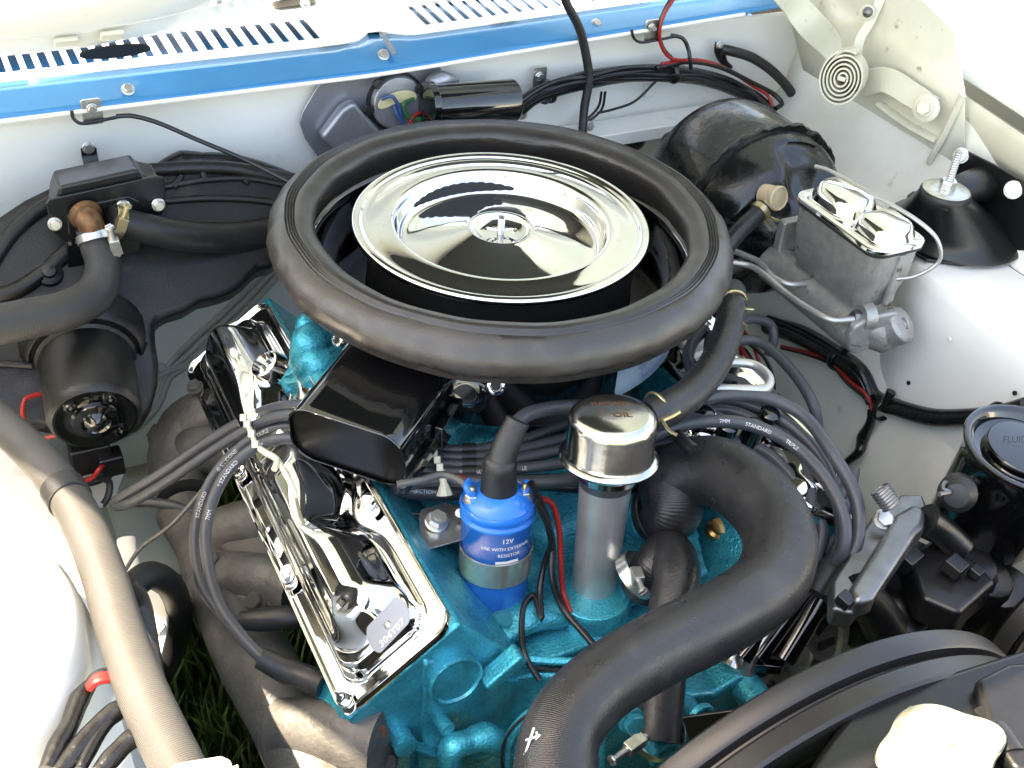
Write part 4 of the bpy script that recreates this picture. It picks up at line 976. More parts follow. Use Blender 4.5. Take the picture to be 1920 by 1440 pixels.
# scroll ring around the motor
mb = hpz(160, 668, .2); me_ = V((-.10, -1, -.16)).normalized()
m0 = mb
g = G().lathe([(5.8, -3), (5.6, -.6), (5.2, .1), (4.9, .3), (4.8, .1), (4.5, .0)], m0, me_, 64); mk('scroll', g, 'plastic', hb, bevel=.1, angle=60)
mt = thing('blower_motor', 'black cylindrical blower motor sticking out of the heater housing', 'blower motor', m0)
ML = 8.2
g = G().lathe([(4.5, 0), (4.5, .5), (4.2, .7), (4.15, ML*.6), (4.1, ML-.9), (3.95, ML-.35), (3.6, ML)], m0, me_, 64, cap1=False); mk('can', g, 'plastic', mt, angle=50)
g = G().lathe([(3.6, ML), (3.3, ML+.0), (2.9, ML-.15), (2.1, ML-.1), (1.95, ML+.35), (1.3, ML+.45), (1.1, ML+.3), (.95, ML+.5), (.55, ML+.95), (.2, ML+1.05)], m0, me_, 56, cap0=False); mk('end_cap', g, 'gloss', mt, angle=40)
x_, y_, _ = fr(me_)
for a in (2.3, 5.5, 1.0): 
    p = m0+me_*(ML-.15)+(x_*cos(a)+y_*sin(a))*2.75; g = G().lathe([(.62, -.2), (.6, .3), (.35, .35), (.3, .15), (.05, .5)], p, me_, 20); mk('dimple', g, 'gloss', mt)
g = G().tube([m0+me_*3+V((-4.1, 0, -.5)), m0+me_*3.4+V((-5.6, 0, -.4)), m0+me_*4.5+V((-6.0, 0, -1.6)), m0+me_*5.5+V((-5.2, 0, -3.0)), m0+me_*6+V((-3.6, 0, -2.8))], .2, 8); tag(mk('wire', g, 'red'), 'red wire looping from the left side of the blower motor', 'wire')
p = Z(170, 862, -22)
cn = thing('wire_connector', 'black plug connector with red and black leads below the blower motor', 'connector', p)
g = G().box(p+V((0, 0, 1)), (3.6, 3.2, 3.0)); g.box(p+V((1.6, -1.2, .2)), (2.2, 2.0, 2.2)); mk('plug_body', g, 'wire', cn, bevel=.25)
P = [p+V((1.2, -1, 0)), Z(186, 880, -21), Z(172, 897, -22), Z(140, 905, -23), Z(90, 900, -24)]
g = G().tube(P, .22, 8); mk('red_lead', g, 'red', cn); g = G().tube([q+V((.2, .5, -.3)) for q in P], .22, 8); mk('black_lead', g, 'wire', cn)
g = G().tube([Z(190, 830, -21), Z(216, 850, -22), Z(215, 885, -24), Z(185, 905, -26), Z(150, 912, -27)], .16, 8); mk('thin_lead', g, 'wire', cn)
g = G().poly([Z(x, y, -27) for x, y in ((130, 870), (160, 850), (225, 850), (235, 880), (215, 935), (160, 960), (140, 920))], (0, 0, -.4)); tag(mk('rubber_flap', g, 'dirty'), 'grey flap with a torn edge on the ledge under the connector', 'flap')
g = G().tube([Z(160, 905, -24), Z(185, 895, -24.5), Z(205, 905, -25.5), Z(198, 940, -27), Z(170, 955, -28)], .35, 8); tag(mk('wire_sleeve', g, 'plugwire'), 'grey sleeve curling below the connector', 'sleeve')
# bundle of black tape along the top of the housing
g = G().tube([onfw(235, 322, 1.5), onfw(280, 325, 2), onfw(318, 316, 2.4), onfw(345, 306, 2.4), onfw(380, 302, 2.4), onfw(430, 308, 3), onfw(490, 324, 4), onfw(560, 352, 6)], [.5, .6, 1.2, 1.35, .9, 1.15, 1.2, 1.2], 18, 8); tag(mk('taped_harness', g, 'loom'), 'lumpy black taped harness lying along the top of the heater housing', 'harness')
# painted brake pipes on the lower firewall
def toe(x, y, d=.5): return PL(x, y, (0, 31.4-d*.8, -18+d*.6), (0, -.8, .6))
for k, d in enumerate((0, 9, 19)):
    P = [toe(505+d*.8, 500+d), toe(420+d, 585+d), toe(330+d, 668+d), toe(308+d*.6, 700+d*.4), toe(290+d*.4, 740+d), toe(255+d*.3, 775+d*1.3), toe(215, 795+d*1.5)]
    g = G().tube(P, .36, 10); tag(mk('painted_pipe', g, 'sheath'), ('uppermost', 'middle', 'lowest')[k]+' of three white painted pipes running down the lower firewall', 'pipe', 'painted pipes on the lower firewall')
t = thing('pipe_clip', 'painted clip strap holding the three pipes to the firewall', 'clip', toe(315, 700)); strap(t, [toe(290, 705, .9), toe(320, 692, 1.4), toe(365, 680, .8)], .35, .1, 'sheath', 'strap'); bolt(t, toe(302, 690, .8), (0, -.8, .6), .6, 'sheath')
bolt(thing('pipe_union', 'small zinc pipe union beside the air cleaner seal at left', 'union', Y(497, 490, FY-4)), Y(497, 490, FY-5), (-.3, -1, .3), .8, 'zinc', 'nut')

# ================================================================== wiper motor on a grey plate
wm = thing('wiper_motor', 'grey wiper motor plate with cream sealed terminals and a black motor can', 'wiper motor', onfw(720, 200))
q = [onfw(x, y, 1.0) for x, y in ((612, 138), (815, 106), (822, 118), (842, 160), (880, 215), (900, 300), (600, 300), (572, 260), (562, 232), (566, 212), (590, 170))]
g = G().poly(q, (0, .35, 0)); mk('plate', g, 'greymetal', wm, bevel=.15)
g = G().poly([onfw(x, y, 2.6) for x, y in ((640, 205), (665, 190), (700, 230), (760, 290), (640, 290), (600, 260))], (0, 1.6, 0)); mk('pressing', g, 'greymetal', wm, bevel=.6)
g = G().tube([onfw(800, 180, 2.0), onfw(812, 155, 2.6), onfw(830, 148, 2.6), onfw(855, 150, 2.0)], [.5, .9, .9, .5], 14); mk('pressed_rib', g, 'greymetal', wm)
c = onfw(742, 190, 1.4); g = G().lathe([(2.95, -.4), (2.95, .6), (2.75, .9), (.1, 1.0)], c, (0, -1, .15), 48); mk('gear_cover', g, 'greymetal', wm, bevel=.1)
g = G().lathe([(3.3, -.3), (3.3, .1)], c, (0, -1, .15), 48); mk('gasket', g, 'dark', wm)
q = []
for a, rx in [(2*pi*k/40, 1) for k in range(40)]:
    x = 2.25*cos(a); y = .78*sin(a)-.4*abs(cos(a))**1.5+.1*sin(3*a); q.append((x-.25, y+.85))
g = G().prism(q, c+V((0, -1.0, .1)), (1, 0, .12), (0, .1, 1), (0, -.25, 0)); mk('terminal_seal', g, 'cream_seal', wm, bevel=.12)
for (x, y) in ((707, 157), (786, 166), (691, 206)): bolt(wm, onfw(x, y, 2.2), (0, -1, .2), .55, 'wire', 'slot')
for (x, y) in ((629, 143), (799, 119)): bolt(wm, onfw(x, y, 1.4), (0, -1, .1), .62, 'zinc')
for cx, m, pts in ((0, 'bluewire', ((716, 186), (733, 180), (748, 200), (754, 230))), (0, 'green', ((775, 185), (757, 195), (765, 218), (790, 222), (805, 205))), (0, 'bluewire', ((738, 196), (745, 215), (760, 235))), (0, 'red', ((805, 208), (780, 215), (765, 235)))):
    g = G().tube([onfw(x, y, 3.2-(.6 if i in (0,) else 0)) for i, (x, y) in enumerate(pts)], .2, 8); mk('lead', g, m, wm)
g = G().tube([onfw(800, 202, 4.4), onfw(965, 188, 4.4)], 2.4, 36, 1); mk('motor_can', g, 'gloss', wm, bevel=.35)
g = G().tube([onfw(799, 198, 4.4), onfw(812, 197, 4.4)], 2.55, 36, 1); mk('can_rim', g, 'gloss', wm, bevel=.1)
g = G().prism(rr(1.1, 1.6, .3), onfw(978, 210, 3), (1, 0, 0), (0, 0, 1), (0, -.3, 0)); mk('tab', g, 'zinc', wm)

# ================================================================== cables and wires along the firewall
def wire(label, pts, r, m='wire', name='cable', cat='cable', seg=10, group=None, flat=1.): 
    g = G().tube(pts, r, seg, 7, flat=flat); o = mk(name, g, m, angle=70); return tag(o, label, cat, group)
F = onfw
wire('fat black cable rising from behind the air cleaner out of the top of the picture', [F(1092, 250, 5), F(1096, 200, 4), F(1104, 150, 3.5), F(1098, 100, 3.2), F(1085, 50, 3.2), F(1062, 5, 3.2), F(1050, -30, 3)], .52, 'rubber')
H = [(972, 205, 3), (1000, 182, 3), (1040, 166, 3), (1100, 150, 2.5), (1180, 138, 2), (1260, 138, 2), (1320, 146, 2), (1370, 162, 2.5), (1420, 188, 4), (1450, 215, 6)]
wh = thing('wiring_harness', 'thick black taped wiring harness along the firewall into the brake booster', 'harness', F(1200, 145))
g = G().tube([F(*h) for h in H], [.9, .95, 1.0, 1.1, 1.0, 1.05, 1.0, 1.0, .9, .8], 20, 8); mk('taped_trunk', g, 'loom', wh, angle=70)
rnd = random.Random(3)
for k in range(5):
    g = G().tube([F(x+rnd.uniform(-4, 4), y-8+k*3.5+rnd.uniform(-5, 5), d+.9) for x, y, d in H], rnd.uniform(.22, .36), 9, 7); mk('strand', g, 'wire' if k else 'loom', wh)
g = G().tube([F(x, y, d+1.2) for x, y, d in ((1240, 120, 2), (1300, 112, 2), (1360, 128, 2), (1410, 160, 3), (1440, 180, 4), (1448, 200, 5))], .22, 9); mk('red_strand', g, 'red', wh)
g = G().tube([F(x, y, d+1.2) for x, y, d in ((1230, 128, 2), (1290, 116, 2), (1350, 126, 2), (1410, 155, 3), (1455, 180, 4), (1466, 195, 5), (1455, 203, 5))], .3, 9); mk('strand', g, 'wire', wh)
for x, y in ((1030, 172), (1262, 136)):
    g = G().torus(1.25, [(.12*cos(q), .35*sin(q)) for q in [2*pi*k/8 for k in range(8)]], F(x, y, 2.6), (F(x+20, y-6, 2.6)-F(x, y, 2.6)), 24); mk('tie', g, 'wire', wh)
t = thing('harness_clip', 'zinc clip with a black loop holding the harness to the firewall', 'clip', F(1011, 150, 1)); g = G().prism(rr(1.7, 2.6, .2), F(1011, 146, .8), (1, 0, 0), (0, 0, 1), (0, -.15, 0)); mk('plate', g, 'zinc', t); bolt(t, F(1011, 143, 1.1), (0, -1, 0), .55)
g = G().tube([F(1022, 152, 1.4), F(1024, 178, 3.6), F(1020, 192, 3)], .55, 10, flat=.5); mk('loop', g, 'wire', t)
for k, pts in enumerate((((1128, 172), (1122, 200), (1100, 225), (1085, 240)), ((1135, 172), (1128, 205), (1104, 228), (1090, 240)), ((1232, 150), (1190, 190), (1150, 205), (1120, 212)))):
    wire(('left of two thin black wires hanging from the harness', 'right of two thin black wires hanging from the harness', 'thin black wire slanting down left from the harness')[k], [F(x, y, 2) for x, y in pts], .16)
g = G().lathe([(1.6, 0), (1.7, .8), (1.3, 2), (.5, 2.6)], F(1180, 252, 0), (0, -1, 0), 20); tag(mk('grommet', g, 'rubber'), 'black rubber grommet on the firewall right of the air cleaner', 'grommet')
t = thing('washer', 'small zinc stud on the firewall ledge by the cable', 'stud', F(1105, 236, 3)); bolt(t, F(1105, 236, 3), (0, -1, .3), .6)
wire('black and red twisted wires hanging from the cowl edge at top right', [F(1262, -10, 3), F(1242, 28, 3), F(1235, 60, 3), F(1244, 92, 3), F(1262, 112, 3)], .26, 'wire', 'wire', 'wire')
wire('red wire twisted with the black one below the cowl edge', [F(1268, -8, 3.4), F(1246, 26, 3.4), F(1237, 58, 3.5), F(1241, 88, 3.5), F(1256, 108, 3.5), F(1290, 114, 3.3)], .2, 'red', 'wire', 'wire')
wire('black heater cable arching from its clip down behind the brake booster', [F(1352, 92, 2), F(1372, 96, 2.4), F(1410, 108, 2.8), F(1455, 140, 3.2), F(1487, 180, 3.6), F(1500, 220, 4), F(1503, 250, 4)], .62, 'rubber')
t = thing('cable_clip', 'black clip with a bolt holding the arching cable', 'clip', F(1350, 90, 1)); g = G().tube([F(1346, 80, 1.4), F(1344, 95, 1.5), F(1350, 110, 1.4), F(1362, 125, 1.2)], .35, 8); g.tube([F(1356, 96, 1.5), F(1360, 115, 1.4), F(1370, 126, 1.2)], .3, 8); mk('strap', g, 'wire', t); bolt(t, F(1349, 84, 1.9), (0, -1, 0), .5)
# ================================================================== brake booster
BX, BZ = 37.4, -10.2; BY = 9.3
bs = thing('brake_booster', 'big glossy black round brake booster with a cracked flange on the firewall', 'brake booster', (BX, 20, BZ-10))
def bj(a, r, h): return .012*sin(3*a)*(h > 5)
g = G()
g.lathe([(4, -11), (8.6, -10.2), (9.5, -9.2), (9.9, -7.5), (10.0, 0)], (BX, BY, BZ), (0, -1, 0), 96, cap1=False); mk('rear_shell', g, 'booster', bs, angle=50)
g = G(); rnd = random.Random(5); jj = [rnd.uniform(-.012, .02) for _ in range(96)]
x_, y_, z_ = fr((0, -1, 0)); rings = []
for (r, h) in ((9.9, -.1), (10.4, -.05), (10.55, .25), (10.4, .6), (9.8, .65)):
    rings.append([V((BX, BY, BZ))+(x_*cos(2*pi*k/96)+y_*sin(2*pi*k/96))*r*(1+jj[k]*(r > 10.2))+z_*(h+jj[(k*7) % 96]*4*(r > 10.2)) for k in range(96)])
g.rings(rings, cap0=False, cap1=False); mk('flange', g, 'booster', bs, angle=60)
# front shell with the pressed steps
rings = []
for r, h in ((9.8, .5), (9.6, 1.6), (9.3, 2.6), (8.9, 3.6), (8.4, 4.3), (8.0, 5.0), (7.0, 5.6), (5.5, 6.1), (4.0, 6.8), (3.4, 8.0), (.1, 8.1)):
    ring = []
    for k in range(120):
        a = 2*pi*k/120; d = 0
        u_ = (x_*cos(a)+y_*sin(a)); ux, uz = u_.x, u_.z
        an = atan2(uz, ux)
        # raised bosses at upper right and left, flat between
        step = .0
        for c_, wdt in ((.15, .75), (2.35, .6), (4.4, .7)):
            dd_ = abs((an-c_+pi) % (2*pi)-pi); step += 1/(1+exp((dd_-wdt)*22))
        hh = h-1.5*(1-min(1, step))*max(0, min(1, (h-2.2)/1.5)) if r > 4.2 else h
        ring.append(V((BX, BY, BZ))+u_*r+z_*hh)
    rings.append(ring)
g = G().rings(rings, cap0=False); mk('front_shell', g, 'booster', bs, angle=60)
c = PL(1452, 370, (BX, BY-6.9, BZ), (0, 1, 0)); vd = V((.15, -1, .25)).normalized()
g = G().lathe([(1.15, -1.5), (1.2, -.3), (1.0, .0), (1.3, .15), (1.35, .6), (1.2, .8), (1.05, .65), (.05, .7)], c, vd, 36); cv = mk('check_valve', g, 'nylon', bs, angle=40)
hd_ = (Y(1395, 425, 1.6)-c).normalized(); g = G().tube([c-hd_*-.4, c+hd_*2.0], .6, 16, 1); mk('stem', g, 'nylon', cv)
vh = thing('vacuum_hose', 'black vacuum hose clamped to the amber check valve of the booster', 'hose', Y(1390, 430, 1.6))
P = [c+hd_*1.5, c+hd_*3.0, c+hd_*5.5, c+hd_*9+V((0, 0, -1))]; g = G().tube(P, .95, 24, 6); mk('rubber_tube', g, 'rubber', vh)
x1, y1, _ = fr(hd_); pp_ = c+hd_*2.1
g = G().lathe([(.98, -.35), (1.1, -.3), (1.1, .3), (.98, .35)], pp_, hd_, 28, cap0=False, cap1=False); g.tube([pp_+V((.6, -1.0, -.4)), pp_+V((1.6, -1.2, -.9))], .16, 8, 1); g.tube([pp_+V((.2, -1.0, -.6)), pp_+V((1.0, -1.3, -1.5))], .16, 8, 1); mk('hose_clip', g, 'gold', vh)
# black rubber bumps behind the booster
for (x, y, s_, lab) in ((1262, 268, 1.3, 'black rubber nub on the firewall at the left rim of the booster'),):
    g = G().lathe([(s_, -1), (s_*1.1, .3), (s_*.7, 1.2), (.1, 1.5)], Y(x, y, 24), (-.4, -1, .4), 16); tag(mk('rubber_nub', g, 'rubber'), lab, 'grommet')

# ================================================================== master cylinder
MT = -3.0
mc = thing('master_cylinder', 'grey cast master cylinder with a chrome lid held by a wire bail', 'master cylinder', Z(1620, 430, MT-8))
cA, cB, cC, cD = Z(1508, 392, MT), Z(1555, 318, MT), Z(1733, 462, MT), Z(1640, 492, MT)
lx = V((0, -1, 0)); wx2 = V((1, 0, 0))
mc0 = V((35.9, -7.3, MT+.7)); LW, LL = 6.4, 12.4
rot = radians(0); lx = V((sin(rot), -cos(rot), 0)); wx2 = V((cos(rot), sin(rot), 0))
def mp(a, b, h=0): return mc0+wx2*a+lx*b+V((0, 0, h))
def loft(secs, m, nm, par, bevel=0, angle=40):
    g = G(); g.rings([[mp(p[0], p[1], h) for p in rr(w_, l_, r_, 6, cx, cy)] for (w_, l_, r_, cx, cy, h) in secs]); return mk(nm, g, m, par, bevel=bevel, angle=angle)
loft([(LW-.3, LL-.3, 1.2, 0, 0, -.2), (LW-.4, LL-.5, 1.2, 0, 0, -3.5), (LW-1.2, LL-1.6, 1.2, 0, -.2, -6.6), (LW-2.4, LL-3.2, 1.0, 0, 0, -7.6)], 'cast', 'reservoir', mc, .15)
loft([(LW+.3, LL+.3, 1.5, 0, 0, -.55), (LW+.5, LL+.5, 1.6, 0, 0, -.45), (LW+.5, LL+.5, 1.6, 0, 0, -.15), (LW+.1, LL+.1, 1.5, 0, 0, -.05)], 'rubber', 'gasket', mc)
ld = loft([(LW+.5, LL+.5, 1.6, 0, 0, -.2), (LW+.65, LL+.65, 1.7, 0, 0, -.1), (LW+.65, LL+.65, 1.7, 0, 0, .28), (LW+.3, LL+.3, 1.5, 0, 0, .42), (LW-.3, LL-.3, 1.3, 0, 0, .46), (LW-.55, LL-.55, 1.3, 0, 0, .3), (LW-.7, LL-.7, 1.3, 0, 0, .3)], 'chrome', 'lid', mc, .04)
def domeg(cx, cy, w_, l_, h_, r_):
    g = G(); g.rings([[mp(p[0], p[1], h) for p in rr(w_*k, l_*k, r_*k, 7, cx, cy)] for k, h in ((1.16, .25), (1.06, .42), (.98, h_*.5), (.90, h_*.8), (.78, h_*.96), (.6, h_), (.4, h_+.02))]); return g
g = domeg(0, -2.6, LW-1.3, 6.6, 2.1, 2.3); mk('front_dome', g, 'chromew', ld, bevel=.1, angle=50)
g = domeg(.1, 3.4, LW-1.6, 4.6, 1.9, 1.2); mk('rear_dome', g, 'chromew', ld, bevel=.1, angle=50)
g = G().tube([mp(-1.0, -4.4, 2.15), mp(.1, -3.0, 2.22), mp(1.0, -1.4, 2.15)], .12, 8); mk('pressed_line', g, 'chrome', ld)
g = G().tube([mp(.6, 6.0, -3.6), mp(1.8, 7.2, -2.8), mp(3.2, 8.2, -.8), mp(2.8, 7.6, 1.2), mp(2.2, 5.6, 2.1), mp(1.0, 0, 2.5), mp(.2, -6, 2.4), mp(-.1, -7.6, 2.1)], .2, 12, 6); mk('bail', g, 'tube', mc)
g = G().tube([mp(-1.6, -9, -9.6), mp(-1.6, 4, -9.6), mp(-1.6, 6.5, -9.7)], [2.2, 2.2, 2.0], 28, 2); g.box(mp(0, -8.0, -7.5), (5, 1.2, 7), x=wx2, y=lx); mk('bore', g, 'cast', mc, bevel=.3)
g = G(); g.prism([(2.2, -1.6), (2.2, 1.6), (-1.5, 1.9), (-3.3, 1.2), (-3.6, 0), (-3.3, -1.2), (-1.5, -1.9)], mp(-.2, 5.6, -9.0), wx2*1, V((0, 0, 1)), lx*1.0); mk('ear', g, 'cast', mc, bevel=.35)
p_ = Z(1682, 612, MT-8.6); g = G().lathe([(1.9, -2.6), (1.95, .6), (1.6, .9), (.6, 1.0), (.55, .6), (.05, .5)], p_, (.35, -.6, .7), 32); g.tube([mp(-1, 4.5, -9.3), p_+V((-.2, .6, -1.6))], [2.1, 1.8], 24, 2); mk('mount_lug', g, 'cast', mc, bevel=.12)
g = G().box(mp(.6, 5.9, -3.8), (1.0, .6, 6), x=wx2, y=lx); mk('casting_rib', g, 'cast', mc, bevel=.2)
# rusty stud plate joining it to the booster
sp = thing('mounting_plate', 'rusty stud and bracket between booster and master cylinder', 'bracket', Y(1450, 460, 4))
g = G().poly([Y(x, y, 4.5) for x, y in ((1425, 455), (1440, 430), (1485, 412), (1515, 408), (1510, 470), (1455, 490))], (0, 1.4, 0)); mk('plate', g, 'iron', sp, bevel=.35)
g = G().hexp(Y(1448, 462, 4.3), (.1, -1, -.05), 1.0, .9); g.lathe([(.55, .5), (.55, 2.8), (.4, 3.0)], Y(1448, 462, 4.3), (.1, -1, -.05), 16); mk('stud', g, 'iron', sp)
# brake pipes
for k, (pts, nutp, lab) in enumerate(((((1375, 470), (1400, 480), (1425, 492), (1450, 520), (1480, 533), (1515, 528), (1538, 520)), (1542, 519), 'upper steel brake pipe from under the seal to the master cylinder'),
                              (((1375, 492), (1405, 498), (1430, 512), (1475, 550), (1520, 580), (1560, 600), (1600, 598)), (1612, 594), 'lower steel brake pipe from under the seal to the master cylinder'))):
    zz = -10.0
    t = thing('brake_pipe', lab, 'pipe', Z(*nutp, zz), 'steel brake pipes')
    g = G().tube([Z(x, y, zz) for x, y in pts], .33, 12); mk('pipe', g, 'tube', t)
    ax3 = (Z(*nutp, zz)-Z(*pts[-2], zz)).normalized(); g = G().hexp(Z(*nutp, zz)-ax3*.8, ax3, .72, 1.2); mk('nut', g, 'steel', t)
    g = G().lathe([(1.35, .2), (1.4, 1.4), (1.2, 1.5)], Z(*nutp, zz)-ax3*.2, ax3, 24); mk('port', g, 'cast', t)

# ================================================================== harness on the right apron
rh2 = thing('fender_harness', 'black taped harness with red wires draped over the right apron and tower', 'harness', ontower(1700, 770) or V((40, -20, -20)))
def apx(x, y, d=0.8):
    p = ontower(x, y)
    if p is not None and p.y < TC.y+8 and x > 1628: 
        n_ = (p-V((TC.x, max(p.y, TC.y), p.z))).normalized() if p.y > TC.y else V((-1, 0, 0)); return p+n_*(d+.2)
    return PL(x, y, (41.5-d, 0, -26), (1, 0, -.17))
Pm = [apx(1440, 610), apx(1500, 628), apx(1560, 662), apx(1610, 700), apx(1650, 740), apx(1700, 762), apx(1760, 778), apx(1830, 778), apx(1890, 770), apx(1940, 755)]
g = G().tube(Pm, [1.1, 1.2, 1.15, 1.15, 1.0, .95, .95, .9, .85, .8], 20, 8); mk('taped_trunk', g, 'loom', rh2, angle=70)
for k, off in enumerate((8, -8)):
    g = G().tube([apx(x, y+off, 1.6) for x, y in ((1440, 605), (1500, 628), (1560, 662), (1610, 700), (1655, 742))], .45, 10, 7); mk('strand', g, 'loom', rh2)
for o1 in (0, 7):
    g = G().tube([apx(1465, 650+o1*.3, 1.5), apx(1510, 660+o1*.5, 1.6), apx(1558, 676+o1, 1.6), apx(1588, 710+o1, 1.8), apx(1625, 742+o1, 1.8), apx(1662, 752+o1*.3, 2.0), apx(1665, 770, 2), apx(1655, 790, 1.6)], .22, 9); mk('red_strand', g, 'red' if not o1 else 'wire', rh2)
g = G().tube([apx(1664, 760, 2.2), apx(1662, 780, 2), apx(1640, 815, 1.5), apx(1612, 845, 1.2), apx(1590, 865, .8), apx(1570, 885, .5)], [.35, .5, .7, .55, .45, .4], 14); mk('taped_branch', g, 'loom', rh2)
for x, y in ((1572, 672), (1670, 762)):
    a0 = apx(x, y, .8); T_ = (apx(x+22, y+16, .8)-a0).normalized()
    g = G().torus(1.35, [(.14*cos(q), .4*sin(q)) for q in [2*pi*k/8 for k in range(8)]], a0, T_, 24)
    g.tube([a0+tocam(a0)*1.2, apx(x+18, y-22, 1.6), apx(x+23, y-34, 1.4)], [.3, .4, .55], 12, 5); mk('tie', g, 'wire', rh2)
for x in (1885,):
    g = G().torus(1.05, [(.14*cos(q), .3*sin(q)) for q in [2*pi*k/8 for k in range(8)]], apx(x, 771), apx(x+20, 768)-apx(x, 771), 24); mk('tie', g, 'wire', rh2)
# dark pipes and steering parts down between booster and engine
t = thing('steering_column', 'greasy steering shaft and loose wires below the booster', 'steering shaft', V((30, 5, -34)))
g = G().tube([V((31, 30, -22)), V((31, 10, -31)), V((32, -25, -46))], 1.6, 20, 3); mk('shaft', g, 'steel', t)
rnd = random.Random(9)
for k in range(6):
    g = G().tube([V((33+rnd.uniform(-2, 4), 12-4*i+rnd.uniform(-2, 2), -22-2.2*i+rnd.uniform(-1.5, 1.5))) for i in range(5)], .22, 8); mk('loose_wire', g, rnd.choice(['wire', 'red', 'wire', 'plugwire']), t)
g = G().box((24, 12, -38), (14, 16, 2)); tag(mk('cross_bracket', g, 'dirty', bevel=.4), 'dirty grey steel bracket deep beside the engine on the right', 'bracket')

# ================================================================== plug wires and distributor
dcz = -8.5
DC = Z(1352, 815, -13.0)
di = thing('distributor', 'black distributor cap with boots half hidden under the plug wires', 'distributor', DC)
g = G(); g.lathe([(3.9, -5), (4.0, 0), (3.8, 1.2), (3.6, 2.6), (2.2, 3.0)], DC, (0, -.25, 1), 40); mk('cap', g, 'gloss', di, bevel=.1)
g = G()
for k in range(8):
    a = 2*pi*k/8; g.lathe([(.95, 1.5), (.9, 4.2), (.6, 4.4)], DC+V((3.1*cos(a), 3.1*sin(a), 0)), (0, -.2, 1), 14)
mk('tower', g, 'gloss', di)
g = G().lathe([(2.7, -3), (2.8, .4), (2.7, 1.2), (2.0, 1.9), (.1, 2.2)], Z(1322, 812, -12.0), (.4, -.5, 1), 40); tag(mk('vacuum_canister', g, 'chromew'), 'chrome dome glinting under the wires right of the filler cap', 'cover')
PWG = 'grey plug wires'
def plug(label, pts, zs, r=.52, text=None, side=(0, 0, 1)):
    if not isinstance(zs, (list, tuple)): zs = [zs]*len(pts)
    P = []
    for i, (x, y) in enumerate(pts):
        t = i/(len(pts)-1)*(len(zs)-1); a = min(int(t), len(zs)-2); P.append(Z(x, y, zs[a]+(zs[a+1]-zs[a])*(t-a)))
    t = thing('plug_wire', label, 'plug wire', P[len(P)//2], PWG)
    g = G().tube(P, r, 16, 9); mk('cable', g, 'plugwire', t, angle=70)
    if text:
        g = G()
        for s_, at, flip in text: text_path(g, s_, .44, P, r, at, tocam(P[len(P)//2]) if side == 'cam' else side, 9, flip)
        mk('lettering', g, 'print', t)
    return t, P
def bootp(t, P, r=.85, m='rubber', nm='boot'): g = G().tube(P, [r*.8, r, r, r*.95] if len(P) > 2 else [r*.9, r], 20, 6); return mk(nm, g, m, t)
# left bank
pA, PA = plug('uppermost plug wire fanning left over the rear of the left cover', [(830, 862), (700, 800), (600, 765), (540, 762), (480, 778), (400, 822), (300, 890), (225, 935), (214, 945)], [-12, -7, -8, -12, -16, -20, -21], 0.51)
pB, PB = plug('second plug wire fanning left, looping back under the first', [(830, 870), (700, 820), (600, 785), (540, 778), (480, 797), (410, 838), (310, 905), (240, 945), (216, 948), (240, 942), (310, 945), (370, 962), (430, 975)], [-12, -8, -9, -12, -17, -21, -23, -23, -22], 0.45)
pC, PC = plug('plug wire curving left then down beside the cover, lettered in white', [(830, 880), (700, 840), (600, 812), (535, 800), (480, 818), (425, 862), (388, 915), (368, 980), (366, 1040), (385, 1110), (430, 1160), (460, 1165)], [-12, -9, -10, -12, -14, -16, -18, -20, -20], 0.45, [('TRIPLE', .45, True), ('\u00a9 SILICONE', .56, True), ('STANDARD', .68, True)], 'cam')
pD, PD = plug('lowest plug wire sweeping down the outside to the front spark plug', [(830, 892), (700, 858), (600, 832), (535, 822), (480, 838), (430, 880), (400, 935), (385, 1000), (390, 1060), (410, 1130), (450, 1190), (500, 1240), (530, 1256)], [-12, -10, -10, -12, -14, -16, -17, -18, -19], 0.48, [('* STANDARD', .50, True), ('7MM', .60, True), ('D84', .40, True)], 'cam')
bootp(pC, [PC[-1]-(PC[-1]-PC[-2])*.3, Z(490, 1162, -19.8), Z(530, 1158, -19.5), Z(560, 1156, -19.5)], .95)
bootp(pD, [PD[-1]-(PD[-1]-PD[-2]).normalized()*2.0, Z(545, 1262, -19), Z(575, 1272, -19), Z(605, 1285, -19)], 1.0)
w5 = [(800, 905), (735, 900), (660, 860), (600, 818), (540, 806), (480, 808), (440, 840), (410, 875), (370, 930), (320, 985), (262, 1030), (228, 1080)]
wire('thin brown wire taped along the plug wires then down to the left frame', [Z(x, y, z_) for (x, y), z_ in zip(w5, (-11, -10.5, -10, -10.5, -11, -12, -13.5, -15, -17, -19, -21, -22))], .18, 'iron', 'wire', 'wire')
# separators
def sep(label, pts, zs, m='offwhite'):
    t = thing('wire_separator', label, 'wire separator', Z(*pts[0], zs), 'off-white wire separators'); 
    for i in range(len(pts)): g = G().box(Z(*pts[i], zs), (.55, .6, .6), x=CR, y=CU); mk('clip', g, m, t, bevel=.08)
    g = G().tube([Z(x, y, zs-.2) for x, y in pts], .22, 8, 1); mk('spine', g, m, t); return t
sp1 = sep('off-white separator holding four plug wires over the left cover', [(457, 783), (464, 795), (472, 813), (479, 833)], -10.6)
g = G().tube([Z(488, 842, -9.9), Z(500, 850, -9.6), Z(520, 862, -9.4), Z(514, 880, -9.4)], .26, 8, 2); g.tube([Z(522, 865, -9.6), Z(545, 905, -9.5), Z(555, 930, -9.4)], .25, 8, 2); mk('bracket', g, 'offwhite', sp1)
sp2 = sep('off-white separator standing among the wires between snorkel and coil', [(814, 850), (820, 862), (825, 876)], -10.4)
g = G().tube([Z(826, 880, -10.6), Z(832, 905, -11.2), Z(834, 928, -12)], [.3, .3, .7], 8, 2); mk('bracket', g, 'offwhite', sp2)
